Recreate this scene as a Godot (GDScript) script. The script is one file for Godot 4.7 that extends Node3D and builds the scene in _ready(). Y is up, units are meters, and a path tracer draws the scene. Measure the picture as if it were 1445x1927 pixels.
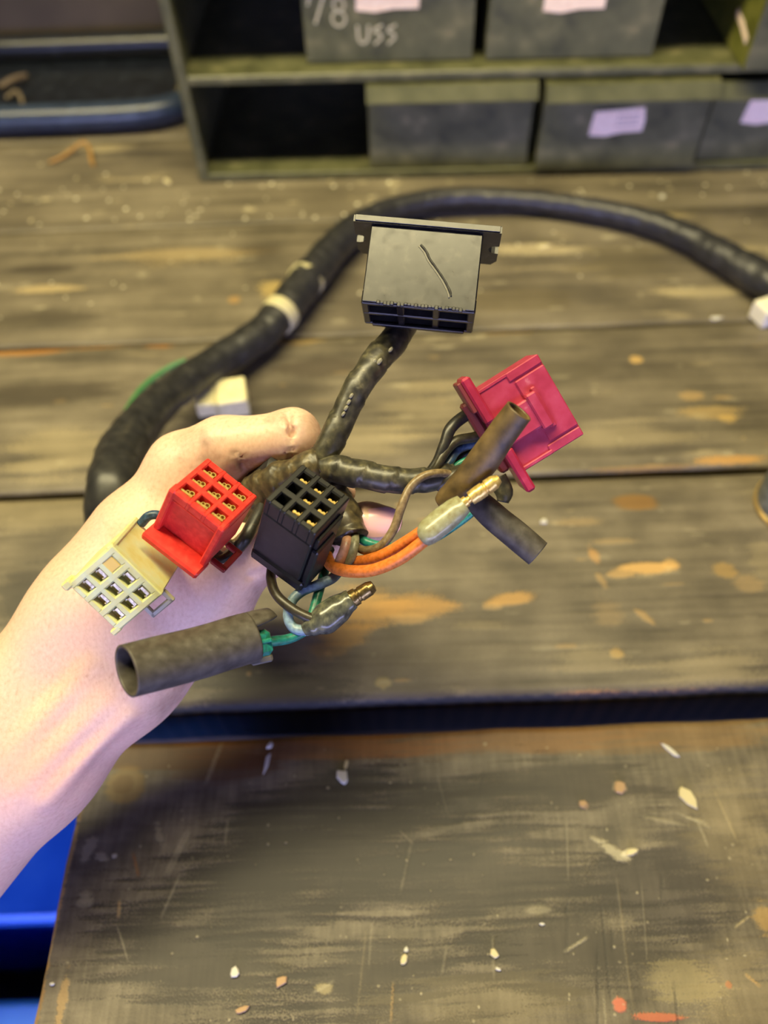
extends Node3D
# A left hand holds the loose end of an old wiring loom over a plank workbench; a steel parts cabinet stands behind.
# Metres, y up. The top of the bench is y = 0; the floor is y = -0.88.

var nz := FastNoiseLite.new()
var taken := {}
var tex_cache := {}

# ---------------------------------------------------------------- naming

func numbered(called: String) -> String:
	if not taken.has(called):
		taken[called] = 0
		return called
	taken[called] += 1
	return "%s_%03d" % [called, taken[called]]

func thing(called: String, label: String, category: String, at := Transform3D.IDENTITY, group := "") -> Node3D:
	var o := Node3D.new()
	o.name = numbered(called)
	add_child(o)
	o.transform = at
	o.set_meta("label", label)
	o.set_meta("category", category)
	if group != "":
		o.set_meta("group", group)
	return o

func commit(st: SurfaceTool, called: String, m: Material, parent: Node3D, label := "", at := Transform3D.IDENTITY) -> MeshInstance3D:
	st.generate_normals()
	st.index()
	var o := MeshInstance3D.new()
	o.mesh = st.commit()
	o.material_override = m
	o.name = called
	o.transform = at
	parent.add_child(o, true)
	if label != "":
		o.set_meta("label", label)
	return o

func single(st: SurfaceTool, called: String, m: Material, label: String, category: String, at := Transform3D.IDENTITY, group := "") -> MeshInstance3D:
	var o := commit(st, numbered(called), m, self, label, at)
	o.set_meta("category", category)
	if group != "":
		o.set_meta("group", group)
	return o

func structure(st: SurfaceTool, called: String, m: Material, label: String) -> MeshInstance3D:
	var o := commit(st, called, m, self, label)
	o.set_meta("kind", "structure")
	return o

# ---------------------------------------------------------------- shapes

func new_st(smooth := false) -> SurfaceTool:
	var st := SurfaceTool.new()
	st.begin(Mesh.PRIMITIVE_TRIANGLES)
	st.set_smooth_group(0 if smooth else -1)
	return st

func tri(st: SurfaceTool, a: Vector3, b: Vector3, c: Vector3, inside: Vector3) -> void:
	var n := (b - a).cross(c - a)
	if n.dot((a + b + c) / 3.0 - inside) > 0.0:
		st.add_vertex(a); st.add_vertex(c); st.add_vertex(b)
	else:
		st.add_vertex(a); st.add_vertex(b); st.add_vertex(c)

func quad(st: SurfaceTool, a: Vector3, b: Vector3, c: Vector3, d: Vector3, inside: Vector3) -> void:
	tri(st, a, b, c, inside)
	tri(st, a, c, d, inside)

# box with chamfered edges, in the axes of xf
func bx(st: SurfaceTool, xf: Transform3D, lo: Vector3, hi: Vector3, c := 0.0004) -> void:
	var mid := (lo + hi) / 2.0
	var h := (hi - lo) / 2.0
	c = minf(c, minf(h.x, minf(h.y, h.z)) * 0.45)
	var ins := xf * mid
	var pt := func(sx: int, sy: int, sz: int, ax: int) -> Vector3:
		var q := Vector3(sx * h.x, sy * h.y, sz * h.z)
		if ax != 0: q.x -= sx * c
		if ax != 1: q.y -= sy * c
		if ax != 2: q.z -= sz * c
		return xf * (mid + q)
	var s := [-1, 1]
	for k in s:
		quad(st, pt.call(k, -1, -1, 0), pt.call(k, 1, -1, 0), pt.call(k, 1, 1, 0), pt.call(k, -1, 1, 0), ins)
		quad(st, pt.call(-1, k, -1, 1), pt.call(1, k, -1, 1), pt.call(1, k, 1, 1), pt.call(-1, k, 1, 1), ins)
		quad(st, pt.call(-1, -1, k, 2), pt.call(1, -1, k, 2), pt.call(1, 1, k, 2), pt.call(-1, 1, k, 2), ins)
	for i in s:
		for j in s:
			quad(st, pt.call(i, j, -1, 0), pt.call(i, j, 1, 0), pt.call(i, j, 1, 1), pt.call(i, j, -1, 1), ins)
			quad(st, pt.call(i, -1, j, 0), pt.call(i, 1, j, 0), pt.call(i, 1, j, 2), pt.call(i, -1, j, 2), ins)
			quad(st, pt.call(-1, i, j, 1), pt.call(1, i, j, 1), pt.call(1, i, j, 2), pt.call(-1, i, j, 2), ins)
			for k in s:
				tri(st, pt.call(i, j, k, 0), pt.call(i, j, k, 1), pt.call(i, j, k, 2), ins)

# flat polygon pushed out from z0 to z1 in the axes of xf
func slab(st: SurfaceTool, xf: Transform3D, poly: PackedVector2Array, z0: float, z1: float, edge := 0.0) -> void:
	var idx := Geometry2D.triangulate_polygon(poly)
	var mid2 := Vector2.ZERO
	for p in poly: mid2 += p
	mid2 /= poly.size()
	var mid := xf * Vector3(mid2.x, mid2.y, (z0 + z1) / 2.0)
	var top := PackedVector2Array()
	for p in poly: top.append(p + (mid2 - p).normalized() * edge)
	var ze := z1 - edge
	var up := xf.basis.z * 0.001
	for t in idx.size() / 3:
		var a := poly[idx[t * 3]]; var b := poly[idx[t * 3 + 1]]; var c := poly[idx[t * 3 + 2]]
		var ta := top[idx[t * 3]]; var tb := top[idx[t * 3 + 1]]; var tc := top[idx[t * 3 + 2]]
		var f := xf * Vector3(ta.x, ta.y, z1)
		tri(st, f, xf * Vector3(tb.x, tb.y, z1), xf * Vector3(tc.x, tc.y, z1), f - up * signf(z1 - z0))
		f = xf * Vector3(a.x, a.y, z0)
		tri(st, f, xf * Vector3(b.x, b.y, z0), xf * Vector3(c.x, c.y, z0), f + up * signf(z1 - z0))
	var cw := Geometry2D.is_polygon_clockwise(poly)
	for i in poly.size():
		var j := (i + 1) % poly.size()
		var e := poly[j] - poly[i]
		var out2 := Vector2(-e.y, e.x) if cw else Vector2(e.y, -e.x)
		var ins := xf * (Vector3(poly[i].x, poly[i].y, (z0 + z1) / 2.0) - Vector3(out2.x, out2.y, 0.0).normalized() * 0.001)
		quad(st, xf * Vector3(poly[i].x, poly[i].y, z0), xf * Vector3(poly[j].x, poly[j].y, z0), xf * Vector3(poly[j].x, poly[j].y, ze), xf * Vector3(poly[i].x, poly[i].y, ze), ins)
		if edge > 0.0:
			quad(st, xf * Vector3(poly[i].x, poly[i].y, ze), xf * Vector3(poly[j].x, poly[j].y, ze), xf * Vector3(top[j].x, top[j].y, z1), xf * Vector3(top[i].x, top[i].y, z1), ins)

func catmull(p0, p1, p2, p3, t: float):
	return 0.5 * ((2.0 * p1) + (p2 - p0) * t + (2.0 * p0 - 5.0 * p1 + 4.0 * p2 - p3) * t * t + (3.0 * p1 - p0 - 3.0 * p2 + p3) * t * t * t)

# a round (or squashed) tube along control points [Vector3, radius]; bump(s, angle, point) is a factor on the radius; hollow tubes keep `wall`
func sweep(st: SurfaceTool, ctl: Array, sides: int, step: float, bump = null, wall := 0.0, squash := 1.0, capped := true) -> void:
	var cen := PackedVector3Array()
	var rad := PackedFloat32Array()
	for i in ctl.size() - 1:
		var a = ctl[maxi(i - 1, 0)]; var b = ctl[i]; var c = ctl[i + 1]; var d = ctl[mini(i + 2, ctl.size() - 1)]
		var n := maxi(1, int(ceil((c[0] - b[0]).length() / step)))
		for k in n:
			cen.append(catmull(a[0], b[0], c[0], d[0], float(k) / n))
			rad.append(lerpf(b[1], c[1], smoothstep(0.0, 1.0, float(k) / n)))
	cen.append(ctl[-1][0]); rad.append(ctl[-1][1])
	var n := cen.size()
	var side := Vector3.ZERO
	var rings := []
	var inner := []
	var s := 0.0
	for i in n:
		var t := (cen[mini(i + 1, n - 1)] - cen[maxi(i - 1, 0)]).normalized()
		if i == 0:
			side = t.cross(Vector3.UP if absf(t.y) < 0.9 else Vector3.RIGHT).normalized()
		else:
			side = (side - t * side.dot(t)).normalized()
			s += (cen[i] - cen[i - 1]).length()
		var up := t.cross(side)
		var ring := PackedVector3Array()
		var rin := PackedVector3Array()
		for k in sides:
			var an := TAU * k / sides
			var r := rad[i]
			var dir := side * cos(an) + up * sin(an) * squash
			if bump != null:
				r *= bump.call(s, an, cen[i] + dir * r)
			ring.append(cen[i] + dir * r)
			if wall > 0.0:
				rin.append(cen[i] + dir * (r - wall))
		rings.append(ring); inner.append(rin)
	for i in n - 1:
		for k in sides:
			var l := (k + 1) % sides
			quad(st, rings[i][k], rings[i][l], rings[i + 1][l], rings[i + 1][k], cen[i])
			if wall > 0.0:
				var far: Vector3 = rings[i][k] + (rings[i][k] - cen[i]) * 4.0
				quad(st, inner[i][k], inner[i][l], inner[i + 1][l], inner[i + 1][k], far)
	for e in [0, n - 1]:
		var nxt := 1 if e == 0 else n - 2
		for k in sides:
			var l := (k + 1) % sides
			if wall > 0.0:
				quad(st, rings[e][k], rings[e][l], inner[e][l], inner[e][k], cen[nxt])
			elif capped:
				tri(st, rings[e][k], rings[e][l], cen[e], cen[nxt])

# part of a tube wall between two angles
func gutter(st: SurfaceTool, ctl: Array, a0: float, a1: float, wall: float) -> void:
	var n := 16
	var prev := []
	for i in ctl.size():
		var t: Vector3 = (ctl[mini(i + 1, ctl.size() - 1)][0] - ctl[maxi(i - 1, 0)][0]).normalized()
		var side := t.cross(Vector3.UP).normalized()
		var up := t.cross(side)
		var row := []
		var shrink := 1.0 - 0.14 * float(i) / (ctl.size() - 1)
		for k in n + 1:
			var an := (a0 + a1) / 2.0 + (a1 - a0) * shrink * (float(k) / n - 0.5)
			var dir := side * cos(an) + up * sin(an) * 0.85
			row.append([ctl[i][0] + dir * ctl[i][1], ctl[i][0] + dir * (ctl[i][1] - wall)])
		if i > 0:
			for k in n:
				var c: Vector3 = ctl[i][0]
				quad(st, prev[k][0], prev[k + 1][0], row[k + 1][0], row[k][0], c)
				quad(st, prev[k][1], prev[k + 1][1], row[k + 1][1], row[k][1], row[k][0] * 2.0 - c)
			quad(st, prev[0][0], prev[0][1], row[0][1], row[0][0], row[4][0])
			quad(st, prev[n][0], prev[n][1], row[n][1], row[n][0], row[n - 4][0])
		if i == ctl.size() - 1:
			for k in n:
				quad(st, row[k][0], row[k + 1][0], row[k + 1][1], row[k][1], ctl[i - 1][0])
		prev = row

# turned shape: profile of Vector2(radius, along) about the y axis of xf
func lathe(st: SurfaceTool, xf: Transform3D, prof: Array, sides := 28) -> void:
	for i in prof.size() - 1:
		var p: Vector2 = prof[i]; var q: Vector2 = prof[i + 1]
		st.set_smooth_group(i + 1)
		var nrm := Vector2(q.y - p.y, -(q.x - p.x))
		for k in sides:
			var a := TAU * k / sides; var b := TAU * (k + 1) / sides
			var A := xf * Vector3(p.x * cos(a), p.y, p.x * sin(a)); var B := xf * Vector3(p.x * cos(b), p.y, p.x * sin(b))
			var C := xf * Vector3(q.x * cos(b), q.y, q.x * sin(b)); var D := xf * Vector3(q.x * cos(a), q.y, q.x * sin(a))
			var am := (a + b) / 2.0
			var out3 := xf.basis * Vector3(nrm.x * cos(am), nrm.y, nrm.x * sin(am)).normalized()
			var ins := (A + B + C + D) / 4.0 - out3 * 0.001
			if p.x > 1e-6: tri(st, A, B, C, ins)
			if q.x > 1e-6: tri(st, A, C, D, ins)

# ribbon of strokes lying on a plane (xf), each stroke a list of Vector2
func strokes(st: SurfaceTool, xf: Transform3D, lines: Array, w: float, thick: float) -> void:
	for ln in lines:
		for i in ln.size() - 1:
			var a: Vector2 = ln[i]; var b: Vector2 = ln[i + 1]
			var d := (b - a).normalized()
			var p := Vector2(-d.y, d.x) * w / 2.0
			a -= d * w * 0.3; b += d * w * 0.3
			slab(st, xf, PackedVector2Array([a - p, b - p, b + p, a + p]), 0.0, thick)

# ---------------------------------------------------------------- materials

func srgb(r: float, g: float, b: float) -> Color:
	return Color(r / 255.0, g / 255.0, b / 255.0)

func noise_bytes(w: int, h: int, sd: int, freq: float, oct := 4, sx := 1, sy := 1) -> PackedByteArray:
	var n := FastNoiseLite.new()
	n.seed = sd
	n.frequency = freq
	n.noise_type = FastNoiseLite.TYPE_SIMPLEX_SMOOTH
	n.fractal_octaves = oct
	var im := n.get_image(maxi(8, w / sx), maxi(8, h / sy), false, false, true)
	im.convert(Image.FORMAT_L8)
	if im.get_width() != w or im.get_height() != h:
		im.resize(w, h, Image.INTERPOLATE_CUBIC)
	return im.get_data()

# seamless mottled colours: stops = [[at, Color] ...]
func mottled(key: String, sd: int, freq: float, stops: Array, oct := 5) -> ImageTexture:
	if tex_cache.has(key): return tex_cache[key]
	var n := FastNoiseLite.new()
	n.seed = sd; n.frequency = freq; n.fractal_octaves = oct; n.noise_type = FastNoiseLite.TYPE_SIMPLEX_SMOOTH
	var im := n.get_seamless_image(384, 384, false, false, 0.15, true)
	im.convert(Image.FORMAT_L8)
	var src := im.get_data()
	var g := Gradient.new()
	var off := PackedFloat32Array(); var col := PackedColorArray()
	for s in stops:
		off.append(s[0]); col.append(s[1])
	g.offsets = off; g.colors = col
	var lut := PackedByteArray()
	for i in 256:
		var c := g.sample(i / 255.0)
		lut.append(int(c.r * 255)); lut.append(int(c.g * 255)); lut.append(int(c.b * 255))
	var dst := PackedByteArray(); dst.resize(384 * 384 * 3)
	for i in 384 * 384:
		var k := src[i] * 3
		dst[i * 3] = lut[k]; dst[i * 3 + 1] = lut[k + 1]; dst[i * 3 + 2] = lut[k + 2]
	var t := ImageTexture.create_from_image(Image.create_from_data(384, 384, false, Image.FORMAT_RGB8, dst))
	tex_cache[key] = t
	return t

func mat(c: Color, rough := 0.6, metal := 0.0) -> StandardMaterial3D:
	var m := StandardMaterial3D.new()
	m.albedo_color = c; m.roughness = rough; m.metallic = metal
	return m

func mat_tex(t: Texture2D, scale: float, rough := 0.6, metal := 0.0, relief := 0.0) -> StandardMaterial3D:
	var m := mat(Color.WHITE, rough, metal)
	m.albedo_texture = t
	m.uv1_triplanar = true
	m.uv1_scale = Vector3.ONE * scale
	if relief > 0.0:
		m.heightmap_enabled = true
		m.heightmap_texture = t
		m.heightmap_scale = relief
	return m

# ---------------------------------------------------------------- bench boards

# picture of a board: w x h pixels covering x0..x0+lx and z0..z0+lz; patches = [x, z, rx, rz, turn, Color, strength, raggedness]; scratches = [x, z, x, z, width, Color, strength]
func board_texture(w: int, h: int, x0: float, lx: float, z0: float, lz: float, sd: int, dark: Color, mid: Color, light: Color, worn: Color, worn_at: float, patches: Array, scratches: Array, cross: float, gw := 0.30) -> ImageTexture:
	var g1 := noise_bytes(w, h, sd, 0.05, 5, 18, 1)
	var g2 := noise_bytes(w, h, sd + 1, 0.010, 5, 3, 1)
	var g3 := noise_bytes(w, h, sd + 2, 0.009, 5)
	var g4 := noise_bytes(w, h, sd + 3, 0.016, 6, 4, 1)
	var g5 := noise_bytes(w, h, sd + 4, 0.22, 2)
	var g6 := noise_bytes(w, h, sd + 5, 0.06, 4, 1, 12)
	var d := PackedByteArray(); d.resize(w * h * 3)
	var dr := dark.r; var dg := dark.g; var db := dark.b
	var mr := mid.r; var mg := mid.g; var mb := mid.b
	var lr := light.r; var lg := light.g; var lb := light.b
	var wr := worn.r; var wg := worn.g; var wb := worn.b
	for i in w * h:
		var grain := g1[i] / 255.0
		var fine := g5[i] / 255.0
		var tone := gw * grain + (0.26 + 0.15 - gw * 0.5) * (g2[i] / 255.0) + (0.30 + 0.15 - gw * 0.5) * (g3[i] / 255.0) + cross * (g6[i] / 255.0 - 0.5) + 0.16 * fine
		tone = clampf((tone - 0.22) / 0.56, 0.0, 1.0)
		var r: float; var g: float; var b: float
		if tone < 0.5:
			var t := tone * 2.0
			r = dr + (mr - dr) * t; g = dg + (mg - dg) * t; b = db + (mb - db) * t
		else:
			var t := tone * 2.0 - 1.0
			r = mr + (lr - mr) * t; g = mg + (lg - mg) * t; b = mb + (lb - mb) * t
		var wn := g4[i] / 255.0 * 0.75 + grain * 0.2 + fine * 0.1 - worn_at
		if wn > 0.0:
			var t := minf(wn * 7.0, 0.75)
			r += (wr - r) * t; g += (wg - g) * t; b += (wb - b) * t
		if grain < 0.22:
			var k := 1.0 - (0.22 - grain) * 0.9
			r *= k; g *= k; b *= k
		d[i * 3] = int(r * 255.0); d[i * 3 + 1] = int(g * 255.0); d[i * 3 + 2] = int(b * 255.0)
	for p in patches:
		var cx: float = (p[0] - x0) / lx * w; var cy: float = (p[1] - z0) / lz * h
		var rx: float = p[2] / lx * w; var ry: float = p[3] / lz * h
		var m := int(maxf(rx, ry) * 1.8) + 2
		var ca := cos(p[4]); var sa := sin(p[4])
		var col: Color = p[5]
		for y in range(maxi(0, int(cy) - m), mini(h, int(cy) + m)):
			for x in range(maxi(0, int(cx) - m), mini(w, int(cx) + m)):
				var ux := ((x - cx) * ca + (y - cy) * sa) / rx
				var uy := ((y - cy) * ca - (x - cx) * sa) / ry
				var q := ux * ux + uy * uy
				if q > 3.0: continue
				var i := y * w + x
				var e: float = (g5[i] * 0.35 + g1[i] * 0.40 + g4[i] * 0.25) / 255.0
				var a: float = clampf((1.0 - sqrt(q) + (e - 0.5) * p[7]) * 4.0, 0.0, 1.0) * p[6]
				a *= 0.75 + 0.25 * e
				if a <= 0.0: continue
				d[i * 3] = int(lerpf(d[i * 3], col.r * 255.0, a))
				d[i * 3 + 1] = int(lerpf(d[i * 3 + 1], col.g * 255.0, a))
				d[i * 3 + 2] = int(lerpf(d[i * 3 + 2], col.b * 255.0, a))
	for s in scratches:
		var a := Vector2((s[0] - x0) / lx * w, (s[1] - z0) / lz * h)
		var b := Vector2((s[2] - x0) / lx * w, (s[3] - z0) / lz * h)
		var hw: float = s[4] / lx * w / 2.0
		var col: Color = s[5]
		var n := int((b - a).length()) + 1
		var nrm := (b - a).normalized().orthogonal()
		for k in n + 1:
			var f := float(k) / n
			var taper := minf(1.0, minf(f, 1.0 - f) * 6.0)
			var c := a.lerp(b, f)
			for o in range(-int(ceil(hw)), int(ceil(hw)) + 1):
				var q := c + nrm * o
				var x := int(q.x); var y := int(q.y)
				if x < 0 or y < 0 or x >= w or y >= h: continue
				var i := y * w + x
				var al: float = s[6] * taper * clampf(hw + 0.7 - absf(o), 0.0, 1.0) * clampf(g5[i] / 255.0 * 2.2 - 0.3, 0.0, 1.0)
				d[i * 3] = int(lerpf(d[i * 3], col.r * 255.0, al))
				d[i * 3 + 1] = int(lerpf(d[i * 3 + 1], col.g * 255.0, al))
				d[i * 3 + 2] = int(lerpf(d[i * 3 + 2], col.b * 255.0, al))
	return ImageTexture.create_from_image(Image.create_from_data(w, h, false, Image.FORMAT_RGB8, d))

# a board along x with rounded long edges; the texture covers tx0..tx0+tlx, z0..z1
func board(parent: Node3D, xa: float, xb: float, z0: float, z1: float, thick: float, rnd: float, tx0: float, tlx: float, tex: Texture2D, sd: int, rough := 0.55) -> void:
	var prof := []
	prof.append([Vector2(z0, -thick), 0.02])
	for k in 7:
		var a := PI + PI / 2.0 * k / 6.0
		prof.append([Vector2(z0 + rnd + rnd * cos(a), -rnd - rnd * sin(a)), 0.0])
	for k in range(1, 8):
		prof.append([Vector2(lerpf(z0 + rnd, z1 - rnd, k / 8.0), 0.0), 0.0])
	for k in 7:
		var a := PI * 1.5 + PI / 2.0 * k / 6.0
		prof.append([Vector2(z1 - rnd + rnd * cos(a), -rnd - rnd * sin(a)), 0.0])
	prof.append([Vector2(z1, -thick), 0.0])
	var st := new_st(true)
	var nseg := 90
	var rows := []
	for i in nseg + 1:
		var x := lerpf(xa, xb, float(i) / nseg)
		var row := []
		for p in prof:
			var q: Vector2 = p[0]
			var ez := nz.get_noise_2d(x * 900.0, sd * 77.0 + (0.0 if q.x < (z0 + z1) / 2.0 else 50.0)) * 0.0012
			var wy := nz.get_noise_2d(x * 160.0, q.x * 300.0 + sd * 31.0) * 0.0008
			var dx := 0.0
			if i == 0: dx = nz.get_noise_2d(q.x * 1500.0, sd * 13.0) * 0.0022 + nz.get_noise_2d(q.x * 260.0, sd * 9.0) * 0.003
			row.append(Vector3(x + dx, q.y + (wy if q.y > -thick * 0.9 else 0.0), q.x + ez))
		rows.append(row)
	var uvs := []
	for p in prof:
		var q: Vector2 = p[0]
		uvs.append(clampf((q.x - z0) / (z1 - z0), 0.004, 0.996))
	var mid := Vector3(0, -thick / 2.0, (z0 + z1) / 2.0)
	var add := func(v: Vector3, vv: float) -> void:
		st.set_uv(Vector2((v.x - tx0) / tlx, vv))
		st.add_vertex(v)
	for i in nseg:
		for k in prof.size() - 1:
			var a: Vector3 = rows[i][k]; var b: Vector3 = rows[i + 1][k]; var c: Vector3 = rows[i + 1][k + 1]; var e: Vector3 = rows[i][k + 1]
			add.call(a, uvs[k]); add.call(b, uvs[k]); add.call(c, uvs[k + 1])
			add.call(a, uvs[k]); add.call(c, uvs[k + 1]); add.call(e, uvs[k + 1])
	st.set_smooth_group(1)
	for e in [0, nseg]:
		var cpt := Vector3(rows[e][0].x, -thick / 2.0, mid.z)
		for k in prof.size() - 1:
			var a: Vector3 = rows[e][k]; var b: Vector3 = rows[e][k + 1]
			if e == 0:
				add.call(a, uvs[k]); add.call(b, uvs[k + 1]); add.call(cpt, 0.5)
			else:
				add.call(b, uvs[k + 1]); add.call(a, uvs[k]); add.call(cpt, 0.5)
	var m := mat(Color.WHITE, rough)
	m.albedo_texture = tex
	m.heightmap_enabled = true; m.heightmap_texture = tex; m.heightmap_scale = 0.05
	m.metallic_specular = 0.45
	commit(st, "plank", m, parent)

func build_bench() -> void:
	var ochre := srgb(196, 158, 98); var pale := srgb(176, 160, 118); var orange := srgb(150, 92, 40); var brown := srgb(86, 56, 32); var black := srgb(24, 23, 24); var dust := srgb(178, 170, 142)
	var b := thing("workbench", "dark worn wooden workbench top of wide planks with gaps", "workbench")
	var D := srgb(72, 66, 56); var M := srgb(101, 93, 78); var L := srgb(128, 119, 101); var W := srgb(154, 141, 110)
	# nearest board: broad dark patches, an ochre far edge, a knot and paint spots
	var pd := [
		[-0.1074, -0.1306, 0.05, 0.010, 0.0, brown, 0.75, 1.4], [-0.0364, -0.1306, 0.07, 0.009, 0.0, orange, 0.55, 1.6], [0.0424, -0.1304, 0.09, 0.008, 0.0, orange, 0.5, 1.6], [0.1290, -0.1298, 0.07, 0.010, 0.0, srgb(128, 94, 52), 0.6, 1.6],
		[-0.0830, -0.1232, 0.03, 0.009, 0.0, brown, 0.6, 1.2], [-0.1298, -0.1157, 0.011, 0.010, 0.0, srgb(140, 112, 58), 0.75, 0.5], [-0.1307, -0.1162, 0.006, 0.005, 0.0, srgb(104, 78, 40), 0.7, 0.6],
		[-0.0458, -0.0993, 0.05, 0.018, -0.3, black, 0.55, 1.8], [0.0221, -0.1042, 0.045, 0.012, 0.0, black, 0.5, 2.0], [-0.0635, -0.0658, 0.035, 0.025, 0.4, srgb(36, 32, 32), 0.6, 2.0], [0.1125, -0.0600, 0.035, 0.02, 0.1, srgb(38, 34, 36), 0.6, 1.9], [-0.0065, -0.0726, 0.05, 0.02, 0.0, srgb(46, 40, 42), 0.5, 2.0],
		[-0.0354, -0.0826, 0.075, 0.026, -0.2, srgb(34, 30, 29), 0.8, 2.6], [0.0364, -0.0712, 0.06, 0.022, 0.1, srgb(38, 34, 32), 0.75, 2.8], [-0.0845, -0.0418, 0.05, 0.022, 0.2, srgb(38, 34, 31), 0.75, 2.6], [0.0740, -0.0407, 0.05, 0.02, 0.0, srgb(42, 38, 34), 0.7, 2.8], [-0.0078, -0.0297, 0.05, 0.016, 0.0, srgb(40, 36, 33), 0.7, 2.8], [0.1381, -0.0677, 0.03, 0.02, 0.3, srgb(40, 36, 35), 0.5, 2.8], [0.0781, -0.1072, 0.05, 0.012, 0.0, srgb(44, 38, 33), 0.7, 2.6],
		[0.0976, -0.0785, 0.008, 0.0026, 0.6, dust, 0.85, 2.2], [0.1057, -0.0768, 0.004, 0.0018, -0.2, srgb(214, 206, 176), 0.8, 1.6], [0.0911, -0.0828, 0.004, 0.0012, 0.7, dust, 0.6, 2.0],
		[0.0602, -0.0543, 0.007, 0.0025, 0.0, dust, 0.55, 2.4], [0.1177, -0.0258, 0.018, 0.009, 0.2, srgb(170, 156, 110), 0.55, 2.4], [0.1582, -0.0490, 0.006, 0.006, 0.5, srgb(190, 150, 80), 0.6, 2.0],
		[0.0888, -0.0194, 0.0032, 0.0032, 0.0, srgb(208, 110, 84), 0.95, 1.0], [0.1040, -0.0147, 0.010, 0.0018, 0.05, srgb(198, 104, 72), 0.85, 2.2], [0.1351, -0.0252, 0.0015, 0.0015, 0.0, srgb(196, 110, 70), 0.8, 1.0],
		[-0.0321, -0.0286, 0.004, 0.0025, 0.2, srgb(180, 166, 120), 0.7, 2.0], [-0.1098, -0.0921, 0.006, 0.002, 1.2, dust, 0.45, 2.2], [-0.1354, -0.0837, 0.004, 0.002, 0.3, dust, 0.7, 2.0], [-0.1294, -0.0840, 0.0015, 0.0012, 0, srgb(210, 206, 186), 0.8, 1.0], [-0.1420, -0.0862, 0.003, 0.006, 0.3, dust, 0.6, 2.0], [-0.1393, -0.0662, 0.004, 0.003, 0.0, dust, 0.5, 2.0],
		[-0.1502, -0.0775, 0.0014, 0.03, 0.05, ochre, 0.85, 1.8], [-0.1512, -0.0459, 0.0014, 0.03, 0.05, ochre, 0.85, 1.8], [-0.1513, -0.0248, 0.002, 0.02, 0.0, srgb(150, 112, 60), 0.8, 2.0], [-0.1413, -0.0263, 0.002, 0.012, 0.0, ochre, 0.6, 2.0],
		[0.1070, -0.1061, 0.0035, 0.003, 0.3, srgb(196, 176, 140), 0.7, 1.4], [0.0891, -0.0982, 0.002, 0.0018, 0.0, srgb(186, 150, 120), 0.7, 1.2], [0.1221, -0.0899, 0.012, 0.0012, 0.25, dust, 0.4, 2.0], [0.1552, -0.0852, 0.02, 0.03, 0.2, srgb(150, 134, 96), 0.35, 2.2], [0.1378, -0.0195, 0.02, 0.02, 0.2, srgb(150, 134, 96), 0.35, 2.4], [0.0315, -0.0228, 0.05, 0.01, 0.0, srgb(128, 116, 84), 0.4, 2.4],
		[0.1391, -0.0893, 0.006, 0.001, 0.3, dust, 0.5, 2.0], [0.0287, -0.0931, 0.003, 0.001, 0, black, 0.8, 1.0],
	]
	var sd := [
		[0.0690, -0.0379, 0.0815, -0.0440, 0.0012, dust, 0.8], [-0.0979, -0.0757, -0.1048, -0.0566, 0.0012, dust, 0.45], [-0.0843, -0.1364, -0.0911, -0.1132, 0.0022, dust, 0.5], [-0.0955, -0.0963, -0.1048, -0.0737, 0.003, dust, 0.4],
		[0.1434, -0.0454, 0.1520, -0.0499, 0.0008, pale, 0.8], [0.1428, -0.0288, 0.1483, -0.0237, 0.0012, ochre, 0.7], [0.1395, -0.0904, 0.1417, -0.0765, 0.001, dust, 0.5], [0.1303, -0.0931, 0.1455, -0.0855, 0.001, dust, 0.5], [0.1508, -0.1045, 0.1555, -0.0783, 0.0009, pale, 0.5],
		[-0.1236, -0.0552, -0.1159, -0.0398, 0.0008, dust, 0.5], [-0.1211, -0.0855, -0.1164, -0.0741, 0.0014, orange, 0.6], [-0.1238, -0.0657, -0.1230, -0.0572, 0.0014, ochre, 0.6], [0.0205, -0.1168, 0.0251, -0.0945, 0.0008, dust, 0.3], [0.0014, -0.0906, 0.0084, -0.0834, 0.0006, dust, 0.5], [-0.0376, -0.0268, -0.0277, -0.0313, 0.0012, dust, 0.5], [-0.0033, -0.0314, -0.0049, -0.0154, 0.001, ochre, 0.5], [-0.0141, -0.0516, -0.0190, -0.0158, 0.001, pale, 0.25], [0.0980, -0.0691, 0.0938, -0.0172, 0.001, pale, 0.25], [0.0885, -0.0565, 0.0852, -0.0175, 0.001, black, 0.4],
	]
	var rng := RandomNumberGenerator.new(); rng.seed = 5
	for k in 150:
		pd.append([rng.randf_range(-0.15, 0.24), rng.randf_range(-0.13, 0.0), rng.randf_range(0.0003, 0.0009), rng.randf_range(0.0003, 0.0008), 0.0, dust, rng.randf_range(0.35, 0.9), 1.0])
	for k in 26:
		var x := rng.randf_range(-0.13, 0.24); var z := rng.randf_range(-0.12, -0.02); var ln := rng.randf_range(0.008, 0.035)
		sd.append([x, z, x - ln * rng.randf_range(0.0, 0.35), z + ln, rng.randf_range(0.0006, 0.0016), (black if k % 3 else dust), rng.randf_range(0.15, 0.4)])
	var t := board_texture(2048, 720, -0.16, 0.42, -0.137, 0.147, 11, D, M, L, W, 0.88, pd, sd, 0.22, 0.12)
	board(b, -0.150, 0.75, -0.137, 0.010, 0.038, 0.004, -0.16, 0.42, t, 1, 0.5)
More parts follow.
